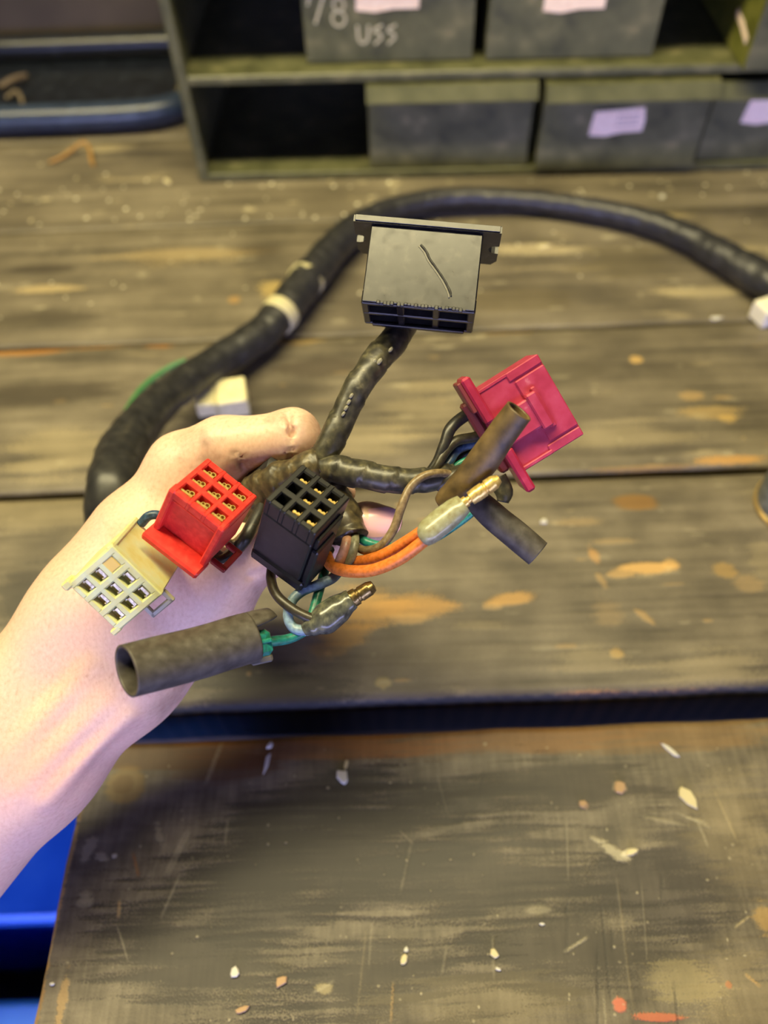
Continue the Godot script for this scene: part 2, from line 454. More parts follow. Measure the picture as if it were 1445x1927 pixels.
	# second board: ochre chips where the dirt has split off
	var pc := [
		[0.1474, -0.2268, 0.020, 0.0042, 0.03, srgb(206, 164, 98), 0.95, 0.9], [0.1317, -0.2239, 0.008, 0.003, 0.0, ochre, 0.7, 1.5], [0.0682, -0.2097, 0.016, 0.0040, -0.08, srgb(198, 154, 88), 0.9, 1.3], [0.0575, -0.2058, 0.006, 0.0025, 0.0, ochre, 0.6, 1.5], [0.1613, -0.2283, 0.006, 0.004, 0.0, srgb(206, 164, 98), 0.8, 1.2],
		[-0.0115, -0.2070, 0.022, 0.014, 0.0, srgb(196, 150, 78), 0.85, 2.2], [0.0135, -0.2077, 0.024, 0.008, 0.0, srgb(196, 150, 82), 0.8, 2.2], [0.0117, -0.1995, 0.012, 0.004, 0.0, ochre, 0.8, 1.8], [-0.0218, -0.1928, 0.016, 0.008, 0.0, srgb(190, 144, 72), 0.7, 2.2], [-0.0318, -0.1837, 0.012, 0.006, 0.0, srgb(150, 118, 66), 0.6, 2.2],
		[0.1197, -0.2351, 0.003, 0.0075, -0.2, srgb(184, 138, 80), 0.75, 1.4], [0.1204, -0.2202, 0.002, 0.006, -0.3, ochre, 0.5, 1.6], [0.1390, -0.1965, 0.009, 0.0022, 0.9, ochre, 0.6, 1.6], [0.1200, -0.1751, 0.004, 0.0035, 0.0, srgb(190, 154, 88), 0.7, 1.4], [0.1908, -0.2235, 0.007, 0.005, 0.2, srgb(176, 140, 76), 0.6, 1.8], [0.2021, -0.2133, 0.008, 0.006, 0.2, ochre, 0.35, 2.0],
		[0.1516, -0.2729, 0.015, 0.006, 0.05, srgb(128, 92, 44), 0.85, 0.9], [0.1154, -0.2589, 0.016, 0.003, 0.0, ochre, 0.3, 2.0], [0.1316, -0.2456, 0.012, 0.002, 0.0, ochre, 0.3, 2.0], [-0.0040, -0.1624, 0.005, 0.004, 0.0, srgb(176, 158, 100), 0.75, 1.4], [0.1054, -0.1721, 0.02, 0.008, 0.0, pale, 0.3, 2.4], [0.1194, -0.1999, 0.01, 0.01, 0.0, ochre, 0.25, 2.4],
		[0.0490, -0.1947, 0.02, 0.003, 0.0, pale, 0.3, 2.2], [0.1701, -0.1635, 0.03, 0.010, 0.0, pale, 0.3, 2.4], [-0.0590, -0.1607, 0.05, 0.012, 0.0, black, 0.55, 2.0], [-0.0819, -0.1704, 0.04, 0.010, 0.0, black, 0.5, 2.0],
		[-0.1017, -0.1492, 0.035, 0.004, 0.0, ochre, 0.8, 1.6], [0.1018, -0.1525, 0.022, 0.003, 0.0, srgb(182, 132, 88), 0.8, 1.6], [0.1453, -0.1528, 0.05, 0.002, 0.0, srgb(150, 108, 76), 0.7, 2.0], [0.0446, -0.1515, 0.05, 0.002, 0.0, srgb(130, 94, 66), 0.6, 2.0],
		[0.2168, -0.2266, 0.01, 0.02, 0.0, pale, 0.3, 2.2], [-0.2019, -0.2830, 0.05, 0.02, 0.0, pale, 0.3, 2.2], [-0.2006, -0.2234, 0.03, 0.02, 0.0, black, 0.5, 2.2],
	]
	var sc := []
	for k in 110:
		pc.append([rng.randf_range(-0.3, 0.3), rng.randf_range(-0.29, -0.16), rng.randf_range(0.0008, 0.006), rng.randf_range(0.0005, 0.0014), 0.0, (ochre if k % 3 == 0 else dust), rng.randf_range(0.2, 0.6), 2.0])
	for x in range(-40, 40):
		pc.append([x * 0.01, -0.152 + 0.0005, 0.009, 0.0032, 0.0, srgb(20, 20, 23), 0.85, 1.0])
	t = board_texture(2048, 400, -0.4, 0.8, -0.295, 0.144, 23, D, M, L, W, 0.80, pc, sc, 0.0)
	board(b, -0.85, 0.85, -0.295, -0.151, 0.038, 0.0075, -0.4, 0.8, t, 2, 0.5)
	# third board
	var pb := [
		[0.2162, -0.3019, 0.024, 0.0035, 0.0, srgb(188, 140, 78), 0.85, 1.8], [0.1624, -0.2993, 0.03, 0.002, 0.0, srgb(150, 110, 60), 0.5, 2.0], [0.2180, -0.3440, 0.022, 0.009, 0.15, srgb(186, 152, 86), 0.5, 2.2], [0.2263, -0.3365, 0.008, 0.005, 0.0, srgb(196, 160, 88), 0.6, 1.6], [0.2080, -0.3591, 0.008, 0.005, 0.0, ochre, 0.5, 1.8], [0.1792, -0.3961, 0.005, 0.0045, 0.0, srgb(196, 160, 96), 0.85, 0.8],
		[-0.2044, -0.4320, 0.06, 0.0050, 0.0, srgb(168, 104, 36), 0.8, 1.7], [-0.2535, -0.4279, 0.03, 0.005, 0.0, srgb(164, 104, 40), 0.7, 1.8], [-0.1580, -0.4312, 0.02, 0.005, 0.0, srgb(176, 108, 36), 0.8, 1.6], [-0.0578, -0.4286, 0.02, 0.006, 0.0, srgb(186, 156, 96), 0.7, 1.8], [0.0964, -0.4328, 0.03, 0.005, 0.0, srgb(160, 118, 62), 0.5, 2.0],
		[-0.2281, -0.3839, 0.05, 0.012, 0.0, srgb(46, 40, 32), 0.6, 2.0], [-0.0418, -0.4003, 0.03, 0.012, 0.0, srgb(52, 44, 36), 0.6, 2.2], [-0.0851, -0.3791, 0.06, 0.008, 0.0, srgb(50, 44, 36), 0.5, 2.2], [-0.0553, -0.3602, 0.05, 0.006, 0.0, srgb(48, 42, 36), 0.5, 2.2], [0.1235, -0.3863, 0.03, 0.012, 0.0, srgb(66, 60, 48), 0.5, 2.2],
		[0.0297, -0.3511, 0.03, 0.02, 0.0, pale, 0.3, 2.4], [-0.0060, -0.3294, 0.03, 0.015, 0.0, pale, 0.35, 2.4], [0.1480, -0.3265, 0.05, 0.012, 0.0, pale, 0.3, 2.4], [0.0422, -0.3776, 0.03, 0.01, 0.0, pale, 0.35, 2.4], [-0.2055, -0.3300, 0.04, 0.02, 0.0, pale, 0.4, 2.2],
	]
	for k in 90:
		pb.append([rng.randf_range(-0.33, 0.33), rng.randf_range(-0.43, -0.3), rng.randf_range(0.001, 0.009), rng.randf_range(0.0006, 0.002), 0.0, (ochre if k % 3 == 0 else dust), rng.randf_range(0.2, 0.5), 2.2])
	t = board_texture(1536, 288, -0.4, 0.8, -0.4305, 0.1335, 37, D, M, L, W, 0.78, pb, [], 0.0)
	board(b, -0.85, 0.85, -0.4305, -0.297, 0.038, 0.003, -0.4, 0.8, t, 3, 0.5)
	var pa := [
		[-0.2642, -0.5241, 0.03, 0.006, 0.0, srgb(56, 50, 42), 0.7, 1.6], [-0.2580, -0.4630, 0.05, 0.008, 0.0, srgb(60, 54, 44), 0.6, 2.0], [-0.0960, -0.5382, 0.02, 0.008, 0.0, srgb(70, 60, 46), 0.6, 2.0], [-0.2538, -0.4970, 0.03, 0.006, 0.0, srgb(196, 172, 120), 0.6, 2.0], [-0.1599, -0.5351, 0.06, 0.012, 0.0, srgb(182, 158, 108), 0.5, 2.2], [-0.0762, -0.4868, 0.02, 0.012, 0.3, srgb(206, 176, 98), 0.6, 2.0], [-0.1081, -0.4779, 0.005, 0.005, 0, srgb(190, 140, 70), 0.5, 1.6],
		[0.1249, -0.5249, 0.04, 0.008, 0.0, srgb(206, 190, 150), 0.6, 2.2], [0.1972, -0.5069, 0.04, 0.02, 0.0, srgb(84, 76, 56), 0.5, 2.2], [0.2480, -0.4651, 0.03, 0.008, 0.0, srgb(170, 156, 120), 0.6, 2.2], [0.1087, -0.4668, 0.05, 0.015, 0.0, srgb(86, 76, 54), 0.5, 2.2], [0.0341, -0.4237, 0.05, 0.006, 0.0, srgb(76, 66, 50), 0.5, 2.0], [-0.2228, -0.5750, 0.1, 0.004, 0.0, srgb(196, 182, 140), 0.5, 2.0], [0.2318, -0.5655, 0.04, 0.004, 0.0, srgb(196, 176, 120), 0.5, 2.0],
	]
	for k in 40:
		var r := rng.randf_range(0.0008, 0.0016)
		pa.append([rng.randf_range(-0.36, 0.36), rng.randf_range(-0.57, -0.46), r, r, 0.0, srgb(240, 234, 206), rng.randf_range(0.6, 0.95), 0.4])
	for k in 60:
		pa.append([rng.randf_range(-0.38, 0.38), rng.randf_range(-0.57, -0.44), rng.randf_range(0.001, 0.008), rng.randf_range(0.0006, 0.003), 0.0, dust, rng.randf_range(0.25, 0.6), 2.2])
	t = board_texture(1280, 224, -0.4, 0.8, -0.5735, 0.1415, 51, D, M, L, W, 0.76, pa, [], 0.0)
	board(b, -0.85, 0.85, -0.5735, -0.432, 0.038, 0.003, -0.4, 0.8, t, 4, 0.5)
	var pz := []
	for k in 70:
		pz.append([rng.randf_range(-0.42, 0.42), rng.randf_range(-0.71, -0.58), rng.randf_range(0.001, 0.006), rng.randf_range(0.0006, 0.003), 0.0, srgb(210, 198, 160), rng.randf_range(0.3, 0.8), 1.6])
	for k in 130:
		var r := rng.randf_range(0.0009, 0.0020)
		pz.append([rng.randf_range(-0.42, 0.42), rng.randf_range(-0.66, -0.58), r, r, 0.0, srgb(246, 240, 214), rng.randf_range(0.7, 1.0), 0.4])
	t = board_texture(1024, 192, -0.45, 0.9, -0.7165, 0.1415, 67, D, M, L, W, 0.76, pz, [], 0.0)
	board(b, -0.85, 0.85, -0.7165, -0.575, 0.038, 0.003, -0.45, 0.9, t, 5, 0.5)
	board(b, -0.85, 0.85, -0.90, -0.718, 0.038, 0.003, -0.45, 0.9, t, 6, 0.5)
	var wood := mat_tex(mottled("legwood", 71, 0.02, [[0.0, srgb(52, 42, 32)], [1.0, srgb(96, 80, 58)]]), 3.0, 0.7)
	var I := Transform3D.IDENTITY
	for p in [[-0.8, -0.86], [0.7, -0.86], [-0.82, -0.44], [0.7, -0.10], [-0.12, -0.10]]:
		var st := new_st()
		bx(st, I, Vector3(p[0], -0.88, p[1]), Vector3(p[0] + 0.09, -0.138, p[1] + 0.09), 0.003)
		commit(st, "leg", wood, b)
	for zz in [[-0.84, -0.85, 0.83], [-0.22, -0.85, 0.83], [-0.08, -0.12, 0.75]]:
		var st := new_st()
		bx(st, I, Vector3(zz[1], -0.138, zz[0]), Vector3(zz[2], -0.0385, zz[0] + 0.04), 0.003)
		commit(st, "rail", wood, b)

# ---------------------------------------------------------------- parts cabinet and bins

func build_cabinet() -> void:
	var paint_t := mottled("olive", 81, 0.012, [[0.0, srgb(58, 59, 41)], [0.35, srgb(80, 81, 56)], [0.65, srgb(90, 90, 64)], [0.88, srgb(108, 105, 76)], [1.0, srgb(140, 128, 96)]])
	var paint := mat_tex(paint_t, 7.0, 0.38)
	var paper := mat_tex(mottled("paper", 87, 0.03, [[0.0, srgb(240, 212, 194)], [1.0, srgb(252, 232, 216)]]), 14.0, 0.8)
	var chalk := mat(srgb(196, 190, 164), 0.9)
	var ink := mat(srgb(150, 132, 134), 0.8)
	var O := Transform3D(Basis(Vector3.UP, deg_to_rad(-1.49)), Vector3(-0.15171, 0.00000, -0.64646))
	var I := Transform3D.IDENTITY
	var c := thing("parts_cabinet", "olive green steel pigeonhole cabinet standing at the back of the bench", "cabinet", O)
	var st := new_st()
	bx(st, I, Vector3(0, 0, -0.23), Vector3(0.006, 0.19, 0.004), 0.001)
	bx(st, I, Vector3(0.0, 0, 0.0), Vector3(0.0085, 0.19, 0.0065), 0.001)
	commit(st, "side_panel", paint, c)
	st = new_st()
	bx(st, I, Vector3(0.70, 0, -0.23), Vector3(0.709, 0.19, 0.0065), 0.001)
	commit(st, "side_panel", paint, c)
	st = new_st()
	bx(st, I, Vector3(0.006, 0.0005, -0.23), Vector3(0.70, 0.0065, 0.001), 0.0006)
	commit(st, "bottom_panel", paint, c)
	st = new_st()
	bx(st, I, Vector3(0.0085, 0.0002, 0.001), Vector3(0.70, 0.0075, 0.0075), 0.001)
	commit(st, "bottom_lip", paint, c)
	st = new_st()
	bx(st, I, Vector3(0.006, 0.0855, -0.23), Vector3(0.70, 0.0875, -0.0002), 0.0006)
	commit(st, "shelf", paint, c)
	st = new_st()
	bx(st, I, Vector3(0.0085, 0.0815, 0.0), Vector3(0.70, 0.0885, 0.0065), 0.001)
	commit(st, "shelf_lip", paint, c)
	st = new_st()
	bx(st, I, Vector3(0.006, 0.184, -0.23), Vector3(0.70, 0.19, 0.004), 0.0006)
	commit(st, "top_panel", paint, c)
	st = new_st()
	bx(st, I, Vector3(0.006, 0.0065, -0.23), Vector3(0.70, 0.184, -0.226), 0.0006)
	commit(st, "back_panel", paint, c)
	# bins: x, width, base height, front z, depth, height, lip, label
	var bins := [
		[0.151, 0.135, 0.0078, 0.006, 0.18, 0.0712, true, "dusty steel bin with flared lip and no label beside the empty pigeonhole"],
		[0.2935, 0.135, 0.0078, 0.0115, 0.18, 0.0712, true, "steel bin with flared lip and small white label in its middle"],
		[0.4335, 0.135, 0.0078, 0.003, 0.17, 0.0660, true, "steel bin at the photo's right edge with a torn white label"],
		[0.103, 0.132, 0.0888, -0.012, 0.18, 0.08, false, "steel bin chalked USS with large white label on upper shelf"],
		[0.2455, 0.132, 0.0888, -0.010, 0.18, 0.08, false, "steel bin with pink and white label on upper shelf, no chalk"],
		[0.4415, 0.132, 0.0888, 0.020, 0.18, 0.08, false, "bright olive steel bin pulled forward out of the upper shelf"],
	]
	var k := 0
	for q in bins:
		var at := O * Transform3D(Basis.IDENTITY, Vector3(q[0], q[2], q[3]))
		var b := thing("storage_bin", q[7], "bin", at, "steel bins in the parts cabinet")
		var w: float = q[1]; var h: float = q[5]; var d: float = q[4]
		var olive := mat_tex(mottled("olive_bright", 91, 0.015, [[0.0, srgb(84, 86, 34)], [0.5, srgb(104, 106, 44)], [1.0, srgb(130, 128, 66)]]), 8.0, 0.45) if k == 5 else paint
		st = new_st(); bx(st, I, Vector3(0, 0, -0.0018), Vector3(w, h, 0), 0.0006); commit(st, "front_panel", paint, b)
		st = new_st(); bx(st, I, Vector3(0, 0, -d), Vector3(0.0015, h, -0.0018), 0.0004); commit(st, "side", olive, b)
		st = new_st(); bx(st, I, Vector3(w - 0.0015, 0, -d), Vector3(w, h, -0.0018), 0.0004); commit(st, "side", olive, b)
		st = new_st(); bx(st, I, Vector3(0.0015, 0, -d), Vector3(w - 0.0015, 0.0015, -0.0018), 0.0004); commit(st, "floor_panel", olive, b)
		st = new_st(); bx(st, I, Vector3(0.0015, 0.0015, -d), Vector3(w - 0.0015, h, -d + 0.0015), 0.0004); commit(st, "rear_panel", olive, b)
		if q[6]:
			st = new_st()
			var across := Transform3D(Basis(Vector3.BACK, Vector3.UP, Vector3.LEFT), Vector3.ZERO)
			slab(st, across, PackedVector2Array([Vector2(-0.004, h + 0.001), Vector2(0.0045, h + 0.001), Vector2(0.0118, h - 0.0092), Vector2(0.0106, h - 0.0104), Vector2(0.0035, h - 0.0008), Vector2(-0.004, h - 0.0006)]), -w - 0.001, 0.001)
			commit(st, "lip", paint, b)
		var lab = [null, [0.041, 0.064, 0.024, 0.0245, -0.07, 0.0], [0.028, 0.052, 0.026, 0.026, 0.05, 0.0], [0.041, 0.036, 0.048, 0.046, 0.02, 0.0], [0.041, 0.033, 0.046, 0.04, 0.0, 0.0], null][k]
		if lab != null:
			var lx: float = lab[0]; var ly: float = lab[1] - (0.02 if k < 3 else 0.0); var lw: float = lab[2]; var lh: float = lab[3]
			if k == 1: lx = 0.041; ly = 0.0280; lw = 0.043; lh = 0.0215
			if k == 2: lx = 0.0275; ly = 0.0315; lw = 0.045; lh = 0.022
			var poly := PackedVector2Array([Vector2(0, 0.001), Vector2(lw * 0.3, -0.0005), Vector2(lw * 0.6, 0.0018), Vector2(lw, 0.002), Vector2(lw + 0.001, lh * 0.5), Vector2(lw - 0.001, lh), Vector2(lw * 0.5, lh - 0.0008), Vector2(0.002, lh - 0.001), Vector2(0.0005, lh * 0.4)])
			var lf := Transform3D(Basis(Vector3.BACK, lab[4] * -0.6), Vector3(lx, ly, 0.0))
			st = new_st(); slab(st, lf, poly, 0.0001, 0.0006)
			var lo := commit(st, "label", paper, b, "white paper label")
			st = new_st()
			var pr := []
			for r in 3:
				var yy := lh * (0.35 + r * 0.2)
				var xx := lw * 0.5
				while xx < lw * 0.88:
					pr.append([Vector2(xx, yy), Vector2(xx + 0.0022, yy + 0.0006)]); xx += 0.0036
			strokes(st, lf.translated(Vector3(0, 0, 0.0006)), pr, 0.0011, 0.0001)
			commit(st, "print", ink, lo, "faint grey print")
		if k == 3:
			st = new_st()
			var S := []
			var ox := 0.0415; var oy := 0.0135
			S.append([Vector2(ox, oy + 0.0125), Vector2(ox + 0.0004, oy + 0.004), Vector2(ox + 0.002, oy + 0.0008), Vector2(ox + 0.0045, oy), Vector2(ox + 0.0075, oy + 0.002), Vector2(ox + 0.0085, oy + 0.006), Vector2(ox + 0.0088, oy + 0.0125)])
			for e in 2:
				var sx: float = ox + 0.0125 + e * 0.0105
				S.append([Vector2(sx + 0.0065, oy + 0.0125), Vector2(sx + 0.0015, oy + 0.0105), Vector2(sx + 0.0008, oy + 0.0085), Vector2(sx + 0.0055, oy + 0.0062), Vector2(sx + 0.006, oy + 0.0035), Vector2(sx + 0.001, oy - 0.0005)])
			S.append([Vector2(0.0095, 0.029), Vector2(0.019, 0.0515)])
			var E := []
			for a in 13: E.append(Vector2(0.0275 + 0.0052 * sin(TAU * a / 12.0), 0.0315 + 0.0052 * cos(TAU * a / 12.0)))
			S.append(E)
			E = []
			for a in 13: E.append(Vector2(0.0282 + 0.0042 * sin(TAU * a / 12.0), 0.0412 + 0.0046 * cos(TAU * a / 12.0)))
			S.append(E)
			S.append([Vector2(-0.0005 + 0.002, 0.056), Vector2(0.0105, 0.057), Vector2(0.0045, 0.0415)])
			strokes(st, I, S, 0.0017, 0.00025)
			commit(st, "chalk_lettering", chalk, b, "chalk writing 7/8 USS")
		if k == 2:
			st = new_st(); strokes(st, I, [[Vector2(0.0345, 0.0535), Vector2(0.0365, 0.0600)]], 0.003, 0.0003)
			commit(st, "chalk_lettering", chalk, b, "chalk stroke")
		if k == 5:
			st = new_st()
			var sf := Transform3D(Basis(Vector3.UP, -PI / 2.0), Vector3(0, 0, 0))
			strokes(st, sf, [[Vector2(-0.045, 0.024), Vector2(-0.028, 0.021)], [Vector2(-0.026, 0.0205), Vector2(-0.013, 0.017)]], 0.005, 0.0004)
			commit(st, "tape_strip", paper, b, "pale tape strip")
		k += 1

# ---------------------------------------------------------------- hand

func smin(a: float, b: float, k: float) -> float:
	var h := maxf(k - absf(a - b), 0.0) / k
	return minf(a, b) - h * h * k * 0.25

# bones: [a, b, ra, rb, blend]
func flesh(bones: Array, cell: float, tint: Callable) -> ArrayMesh:
	var lo := Vector3.INF; var hi := -Vector3.INF
	for b in bones:
		var r: float = maxf(b[2], b[3]) + cell * 3.0
		for p in [b[0], b[1]]:
			lo = lo.min(p - Vector3.ONE * r); hi = hi.max(p + Vector3.ONE * r)
	var n := Vector3i(((hi - lo) / cell).ceil()) + Vector3i.ONE
	var f := PackedFloat32Array(); f.resize(n.x * n.y * n.z); f.fill(1.0)
	for b in bones:
		var A: Vector3 = b[0]; var AB: Vector3 = b[1] - b[0]; var ra: float = b[2]; var dr: float = b[3] - b[2]; var k: float = b[4]
		var l2 := maxf(AB.length_squared(), 1e-9)
		var m: float = maxf(b[2], b[3]) + k + cell * 2.0
		var p0 := Vector3i(((A.min(b[1]) - Vector3.ONE * m - lo) / cell).floor()).clamp(Vector3i.ZERO, n - Vector3i.ONE)
		var p1 := Vector3i(((A.max(b[1]) + Vector3.ONE * m - lo) / cell).ceil()).clamp(Vector3i.ZERO, n - Vector3i.ONE)
		for z in range(p0.z, p1.z + 1):
			for y in range(p0.y, p1.y + 1):
				var row := (z * n.y + y) * n.x
				for x in range(p0.x, p1.x + 1):
					var pa := lo + Vector3(x, y, z) * cell - A
					var t := clampf(pa.dot(AB) / l2, 0.0, 1.0)
					var d := (pa - AB * t).length() - ra - dr * t
					if d < m:
						var o := f[row + x]
						if b.size() > 5:
							f[row + x] = maxf(o, -d) + pow(maxf(k - absf(o + d), 0.0) / k, 2.0) * k * 0.25
							continue
						var h := maxf(k - absf(o - d), 0.0) / k
						f[row + x] = minf(o, d) - h * h * k * 0.25
	var st := SurfaceTool.new()
	st.begin(Mesh.PRIMITIVE_TRIANGLES)
	st.set_smooth_group(0)
	var ids := {}
	var sy := n.x; var sz := n.x * n.y
	var count := 0
	for z in range(0, n.z - 1):
		for y in range(0, n.y - 1):
			var row := (z * n.y + y) * n.x
			for x in range(0, n.x - 1):
				var i := row + x
				if absf(f[i]) > cell * 2.0: continue
				var vals := [f[i], f[i + 1], f[i + sy], f[i + sy + 1], f[i + sz], f[i + sz + 1], f[i + sz + sy], f[i + sz + sy + 1]]
				var neg := 0
				for v in vals:
					if v < 0.0: neg += 1
				if neg == 0 or neg == 8: continue
				var acc := Vector3.ZERO; var cnt := 0
				for e in [[0, 1], [2, 3], [4, 5], [6, 7], [0, 2], [1, 3], [4, 6], [5, 7], [0, 4], [1, 5], [2, 6], [3, 7]]:
					var a: float = vals[e[0]]; var b: float = vals[e[1]]
					if (a < 0.0) != (b < 0.0):
						var t := a / (a - b)
						var pa := Vector3(e[0] & 1, (e[0] >> 1) & 1, e[0] >> 2); var pb := Vector3(e[1] & 1, (e[1] >> 1) & 1, e[1] >> 2)
						acc += pa.lerp(pb, t); cnt += 1
				var p := lo + (Vector3(x, y, z) + acc / cnt) * cell
				st.set_color(tint.call(p))
				st.add_vertex(p)
				ids[i] = count
				count += 1
	for i in ids:
		var x: int = i % n.x; var y: int = (i / n.x) % n.y; var z: int = i / sz
		if x == 0 or y == 0 or z == 0: continue
		var s := f[i] < 0.0
		for ax in [[1, sy, sz], [sy, sz, 1], [sz, 1, sy]]:
			var o := f[i + ax[0]] < 0.0
			if s == o: continue
			var q := [i, i - ax[1], i - ax[1] - ax[2], i - ax[2]]
			if not (ids.has(q[1]) and ids.has(q[2]) and ids.has(q[3])): continue
			if s: q = [q[0], q[3], q[2], q[1]]
			for w in [0, 1, 2, 0, 2, 3]: st.add_index(ids[q[w]])
	st.generate_normals()
	return st.commit()

func build_hand() -> void:
	var R := func(px: float, d: float) -> float: return px * d / 1447.0
	var bones := []
	var J := func(a: Vector3, b: Vector3, da: float, db: float, pa: float, pb: float, k: float) -> void:
		bones.append([a, b, R.call(pa, da), R.call(pb, db), k])
	# forearm: two bones side by side, then wrist
	J.call(Vector3(-0.21530, 0.04834, -0.06078), Vector3(-0.15588, 0.08803, -0.11201), .300, .298, 128, 100, 0.016)
	J.call(Vector3(-0.20025, 0.04009, -0.04943), Vector3(-0.13832, 0.07881, -0.09932), .300, .298, 128, 100, 0.016)
	J.call(Vector3(-0.15588, 0.08803, -0.11201), Vector3(-0.11796, 0.11209, -0.14853), .298, .300, 100, 88, 0.016)
	J.call(Vector3(-0.13832, 0.07881, -0.09932), Vector3(-0.10187, 0.09736, -0.12825), .298, .300, 100, 92, 0.016)
	# palm
	J.call(Vector3(-0.11796, 0.11209, -0.14853), Vector3(-0.09825, 0.12874, -0.17145), .300, .300, 88, 76, 0.014)
	J.call(Vector3(-0.10697, 0.11500, -0.15593), Vector3(-0.07713, 0.14467, -0.19167), .302, .299, 92, 64, 0.012)
	J.call(Vector3(-0.10187, 0.09736, -0.12825), Vector3(-0.07012, 0.11411, -0.15131), .300, .300, 92, 86, 0.014)
	J.call(Vector3(-0.10958, 0.09728, -0.15876), Vector3(-0.07542, 0.12210, -0.19633), .318, .320, 85, 64, 0.012)
	J.call(Vector3(-0.09502, 0.11404, -0.15121), Vector3(-0.07154, 0.12451, -0.16562), .300, .300, 110, 80, 0.014)
	# web between thumb and forefinger
	J.call(Vector3(-0.08167, 0.12838, -0.17095), Vector3(-0.06634, 0.14147, -0.18896), .300, .300, 70, 46, 0.012)
	# index finger
	J.call(Vector3(-0.07687, 0.14544, -0.19103), Vector3(-0.06054, 0.15262, -0.19410), .298, .294, 60, 56, 0.008)
	J.call(Vector3(-0.06052, 0.15297, -0.19459), Vector3(-0.03391, 0.15780, -0.19442), .294, .290, 54, 48, 0.006)
	J.call(Vector3(-0.03289, 0.15813, -0.19488), Vector3(-0.02619, 0.13607, -0.19003), .290, .305, 50, 42, 0.004)
	J.call(Vector3(-0.02619, 0.13607, -0.19003), Vector3(-0.03610, 0.12317, -0.18420), .305, .312, 41, 34, 0.005)
	# middle, ring and little finger lie behind the index finger
	J.call(Vector3(-0.07831, 0.12541, -0.20089), Vector3(-0.03664, 0.13879, -0.20568), .320, .312, 54, 50, 0.003)
	J.call(Vector3(-0.03664, 0.13879, -0.20568), Vector3(-0.02337, 0.12004, -0.19690), .312, .322, 48, 42, 0.003)
	J.call(Vector3(-0.02337, 0.12004, -0.19690), Vector3(-0.03133, 0.10745, -0.18978), .322, .328, 42, 36, 0.004)
	J.call(Vector3(-0.08112, 0.10562, -0.20767), Vector3(-0.04365, 0.11774, -0.21415), .340, .334, 50, 46, 0.003)
	J.call(Vector3(-0.04365, 0.11774, -0.21415), Vector3(-0.03071, 0.10085, -0.20452), .334, .342, 45, 40, 0.003)
	J.call(Vector3(-0.03071, 0.10085, -0.20452), Vector3(-0.03919, 0.09009, -0.19650), .342, .346, 40, 34, 0.004)
	J.call(Vector3(-0.08739, 0.08340, -0.20771), Vector3(-0.05654, 0.09465, -0.21639), .358, .354, 46, 40, 0.003)
	J.call(Vector3(-0.05654, 0.09465, -0.21639), Vector3(-0.04532, 0.08322, -0.20747), .354, .358, 40, 35, 0.003)
	J.call(Vector3(-0.04532, 0.08322, -0.20747), Vector3(-0.05249, 0.07348, -0.20087), .358, .362, 35, 30, 0.004)
	# thumb
	J.call(Vector3(-0.07552, 0.12082, -0.15714), Vector3(-0.05295, 0.12579, -0.16398), .298, .298, 86, 64, 0.012)
	J.call(Vector3(-0.05295, 0.12579, -0.16398), Vector3(-0.02506, 0.13355, -0.16445), .298, .292, 58, 44, 0.004)
	J.call(Vector3(-0.02506, 0.13355, -0.16445), Vector3(-0.00621, 0.14032, -0.16527), .292, .287, 42, 36, 0.004)
	J.call(Vector3(-0.00621, 0.14032, -0.16527), Vector3(0.00176, 0.14073, -0.16583), .287, .287, 36, 26, 0.006)
	# fingertip that shows beside the taped bundle
	J.call(Vector3(-0.02279, 0.14114, -0.18851), Vector3(-0.01429, 0.14432, -0.17757), .300, .291, 28, 20, 0.003)
	# tendons on the inside of the wrist
	J.call(Vector3(-0.13516, 0.09362, -0.08738), Vector3(-0.10333, 0.10822, -0.11258), .2790, .282, 10, 9, 0.006)
	J.call(Vector3(-0.14232, 0.09881, -0.09367), Vector3(-0.10751, 0.11680, -0.12353), .2785, .2815, 9, 9, 0.006)
	J.call(Vector3(-0.12611, 0.09013, -0.08428), Vector3(-0.09704, 0.10425, -0.10882), .2800, .283, 8, 8, 0.006)
	# creases of the finger joints, the palm and the thumb root
	for c in [[Vector3(-0.03413, 0.16835, -0.19704), Vector3(-0.03278, 0.16548, -0.18935)], [Vector3(-0.03278, 0.16548, -0.18935), Vector3(-0.03422, 0.15669, -0.18440)], [Vector3(-0.05557, 0.16083, -0.19384), Vector3(-0.05396, 0.15889, -0.18709)], [Vector3(-0.05396, 0.15889, -0.18709), Vector3(-0.05137, 0.15133, -0.18296)], [Vector3(-0.04486, 0.13085, -0.15138), Vector3(-0.04106, 0.12683, -0.15180)], [Vector3(-0.05076, 0.13047, -0.15001), Vector3(-0.04486, 0.13085, -0.15138)]]:
		bones.append([c[0], c[1], 0.0010, 0.0010, 0.0018, true])
	var stains := [[Vector3(-0.06273, 0.15913, -0.18860), 0.0075, 0.6], [Vector3(-0.06029, 0.16024, -0.19013), 0.0058, 0.55], [Vector3(-0.06549, 0.15575, -0.18565), 0.006, 0.5], [Vector3(-0.05358, 0.15619, -0.18626), 0.0065, 0.4], [Vector3(-0.06885, 0.15908, -0.19024), 0.006, 0.45], [Vector3(-0.07394, 0.15686, -0.18718), 0.005, 0.3], [Vector3(-0.03645, 0.16564, -0.19331), 0.006, 0.3], [Vector3(-0.07797, 0.10417, -0.12061), 0.008, 0.4], [Vector3(-0.08357, 0.10111, -0.11639), 0.009, 0.4], [Vector3(-0.04515, 0.12229, -0.15235), 0.006, 0.5], [Vector3(-0.04843, 0.12147, -0.14783), 0.007, 0.45], [Vector3(-0.02775, 0.16471, -0.19373), 0.005, 0.4], [Vector3(-0.07102, 0.16092, -0.19532), 0.005, 0.3], [Vector3(-0.05010, 0.14895, -0.18225), 0.006, 0.5]]
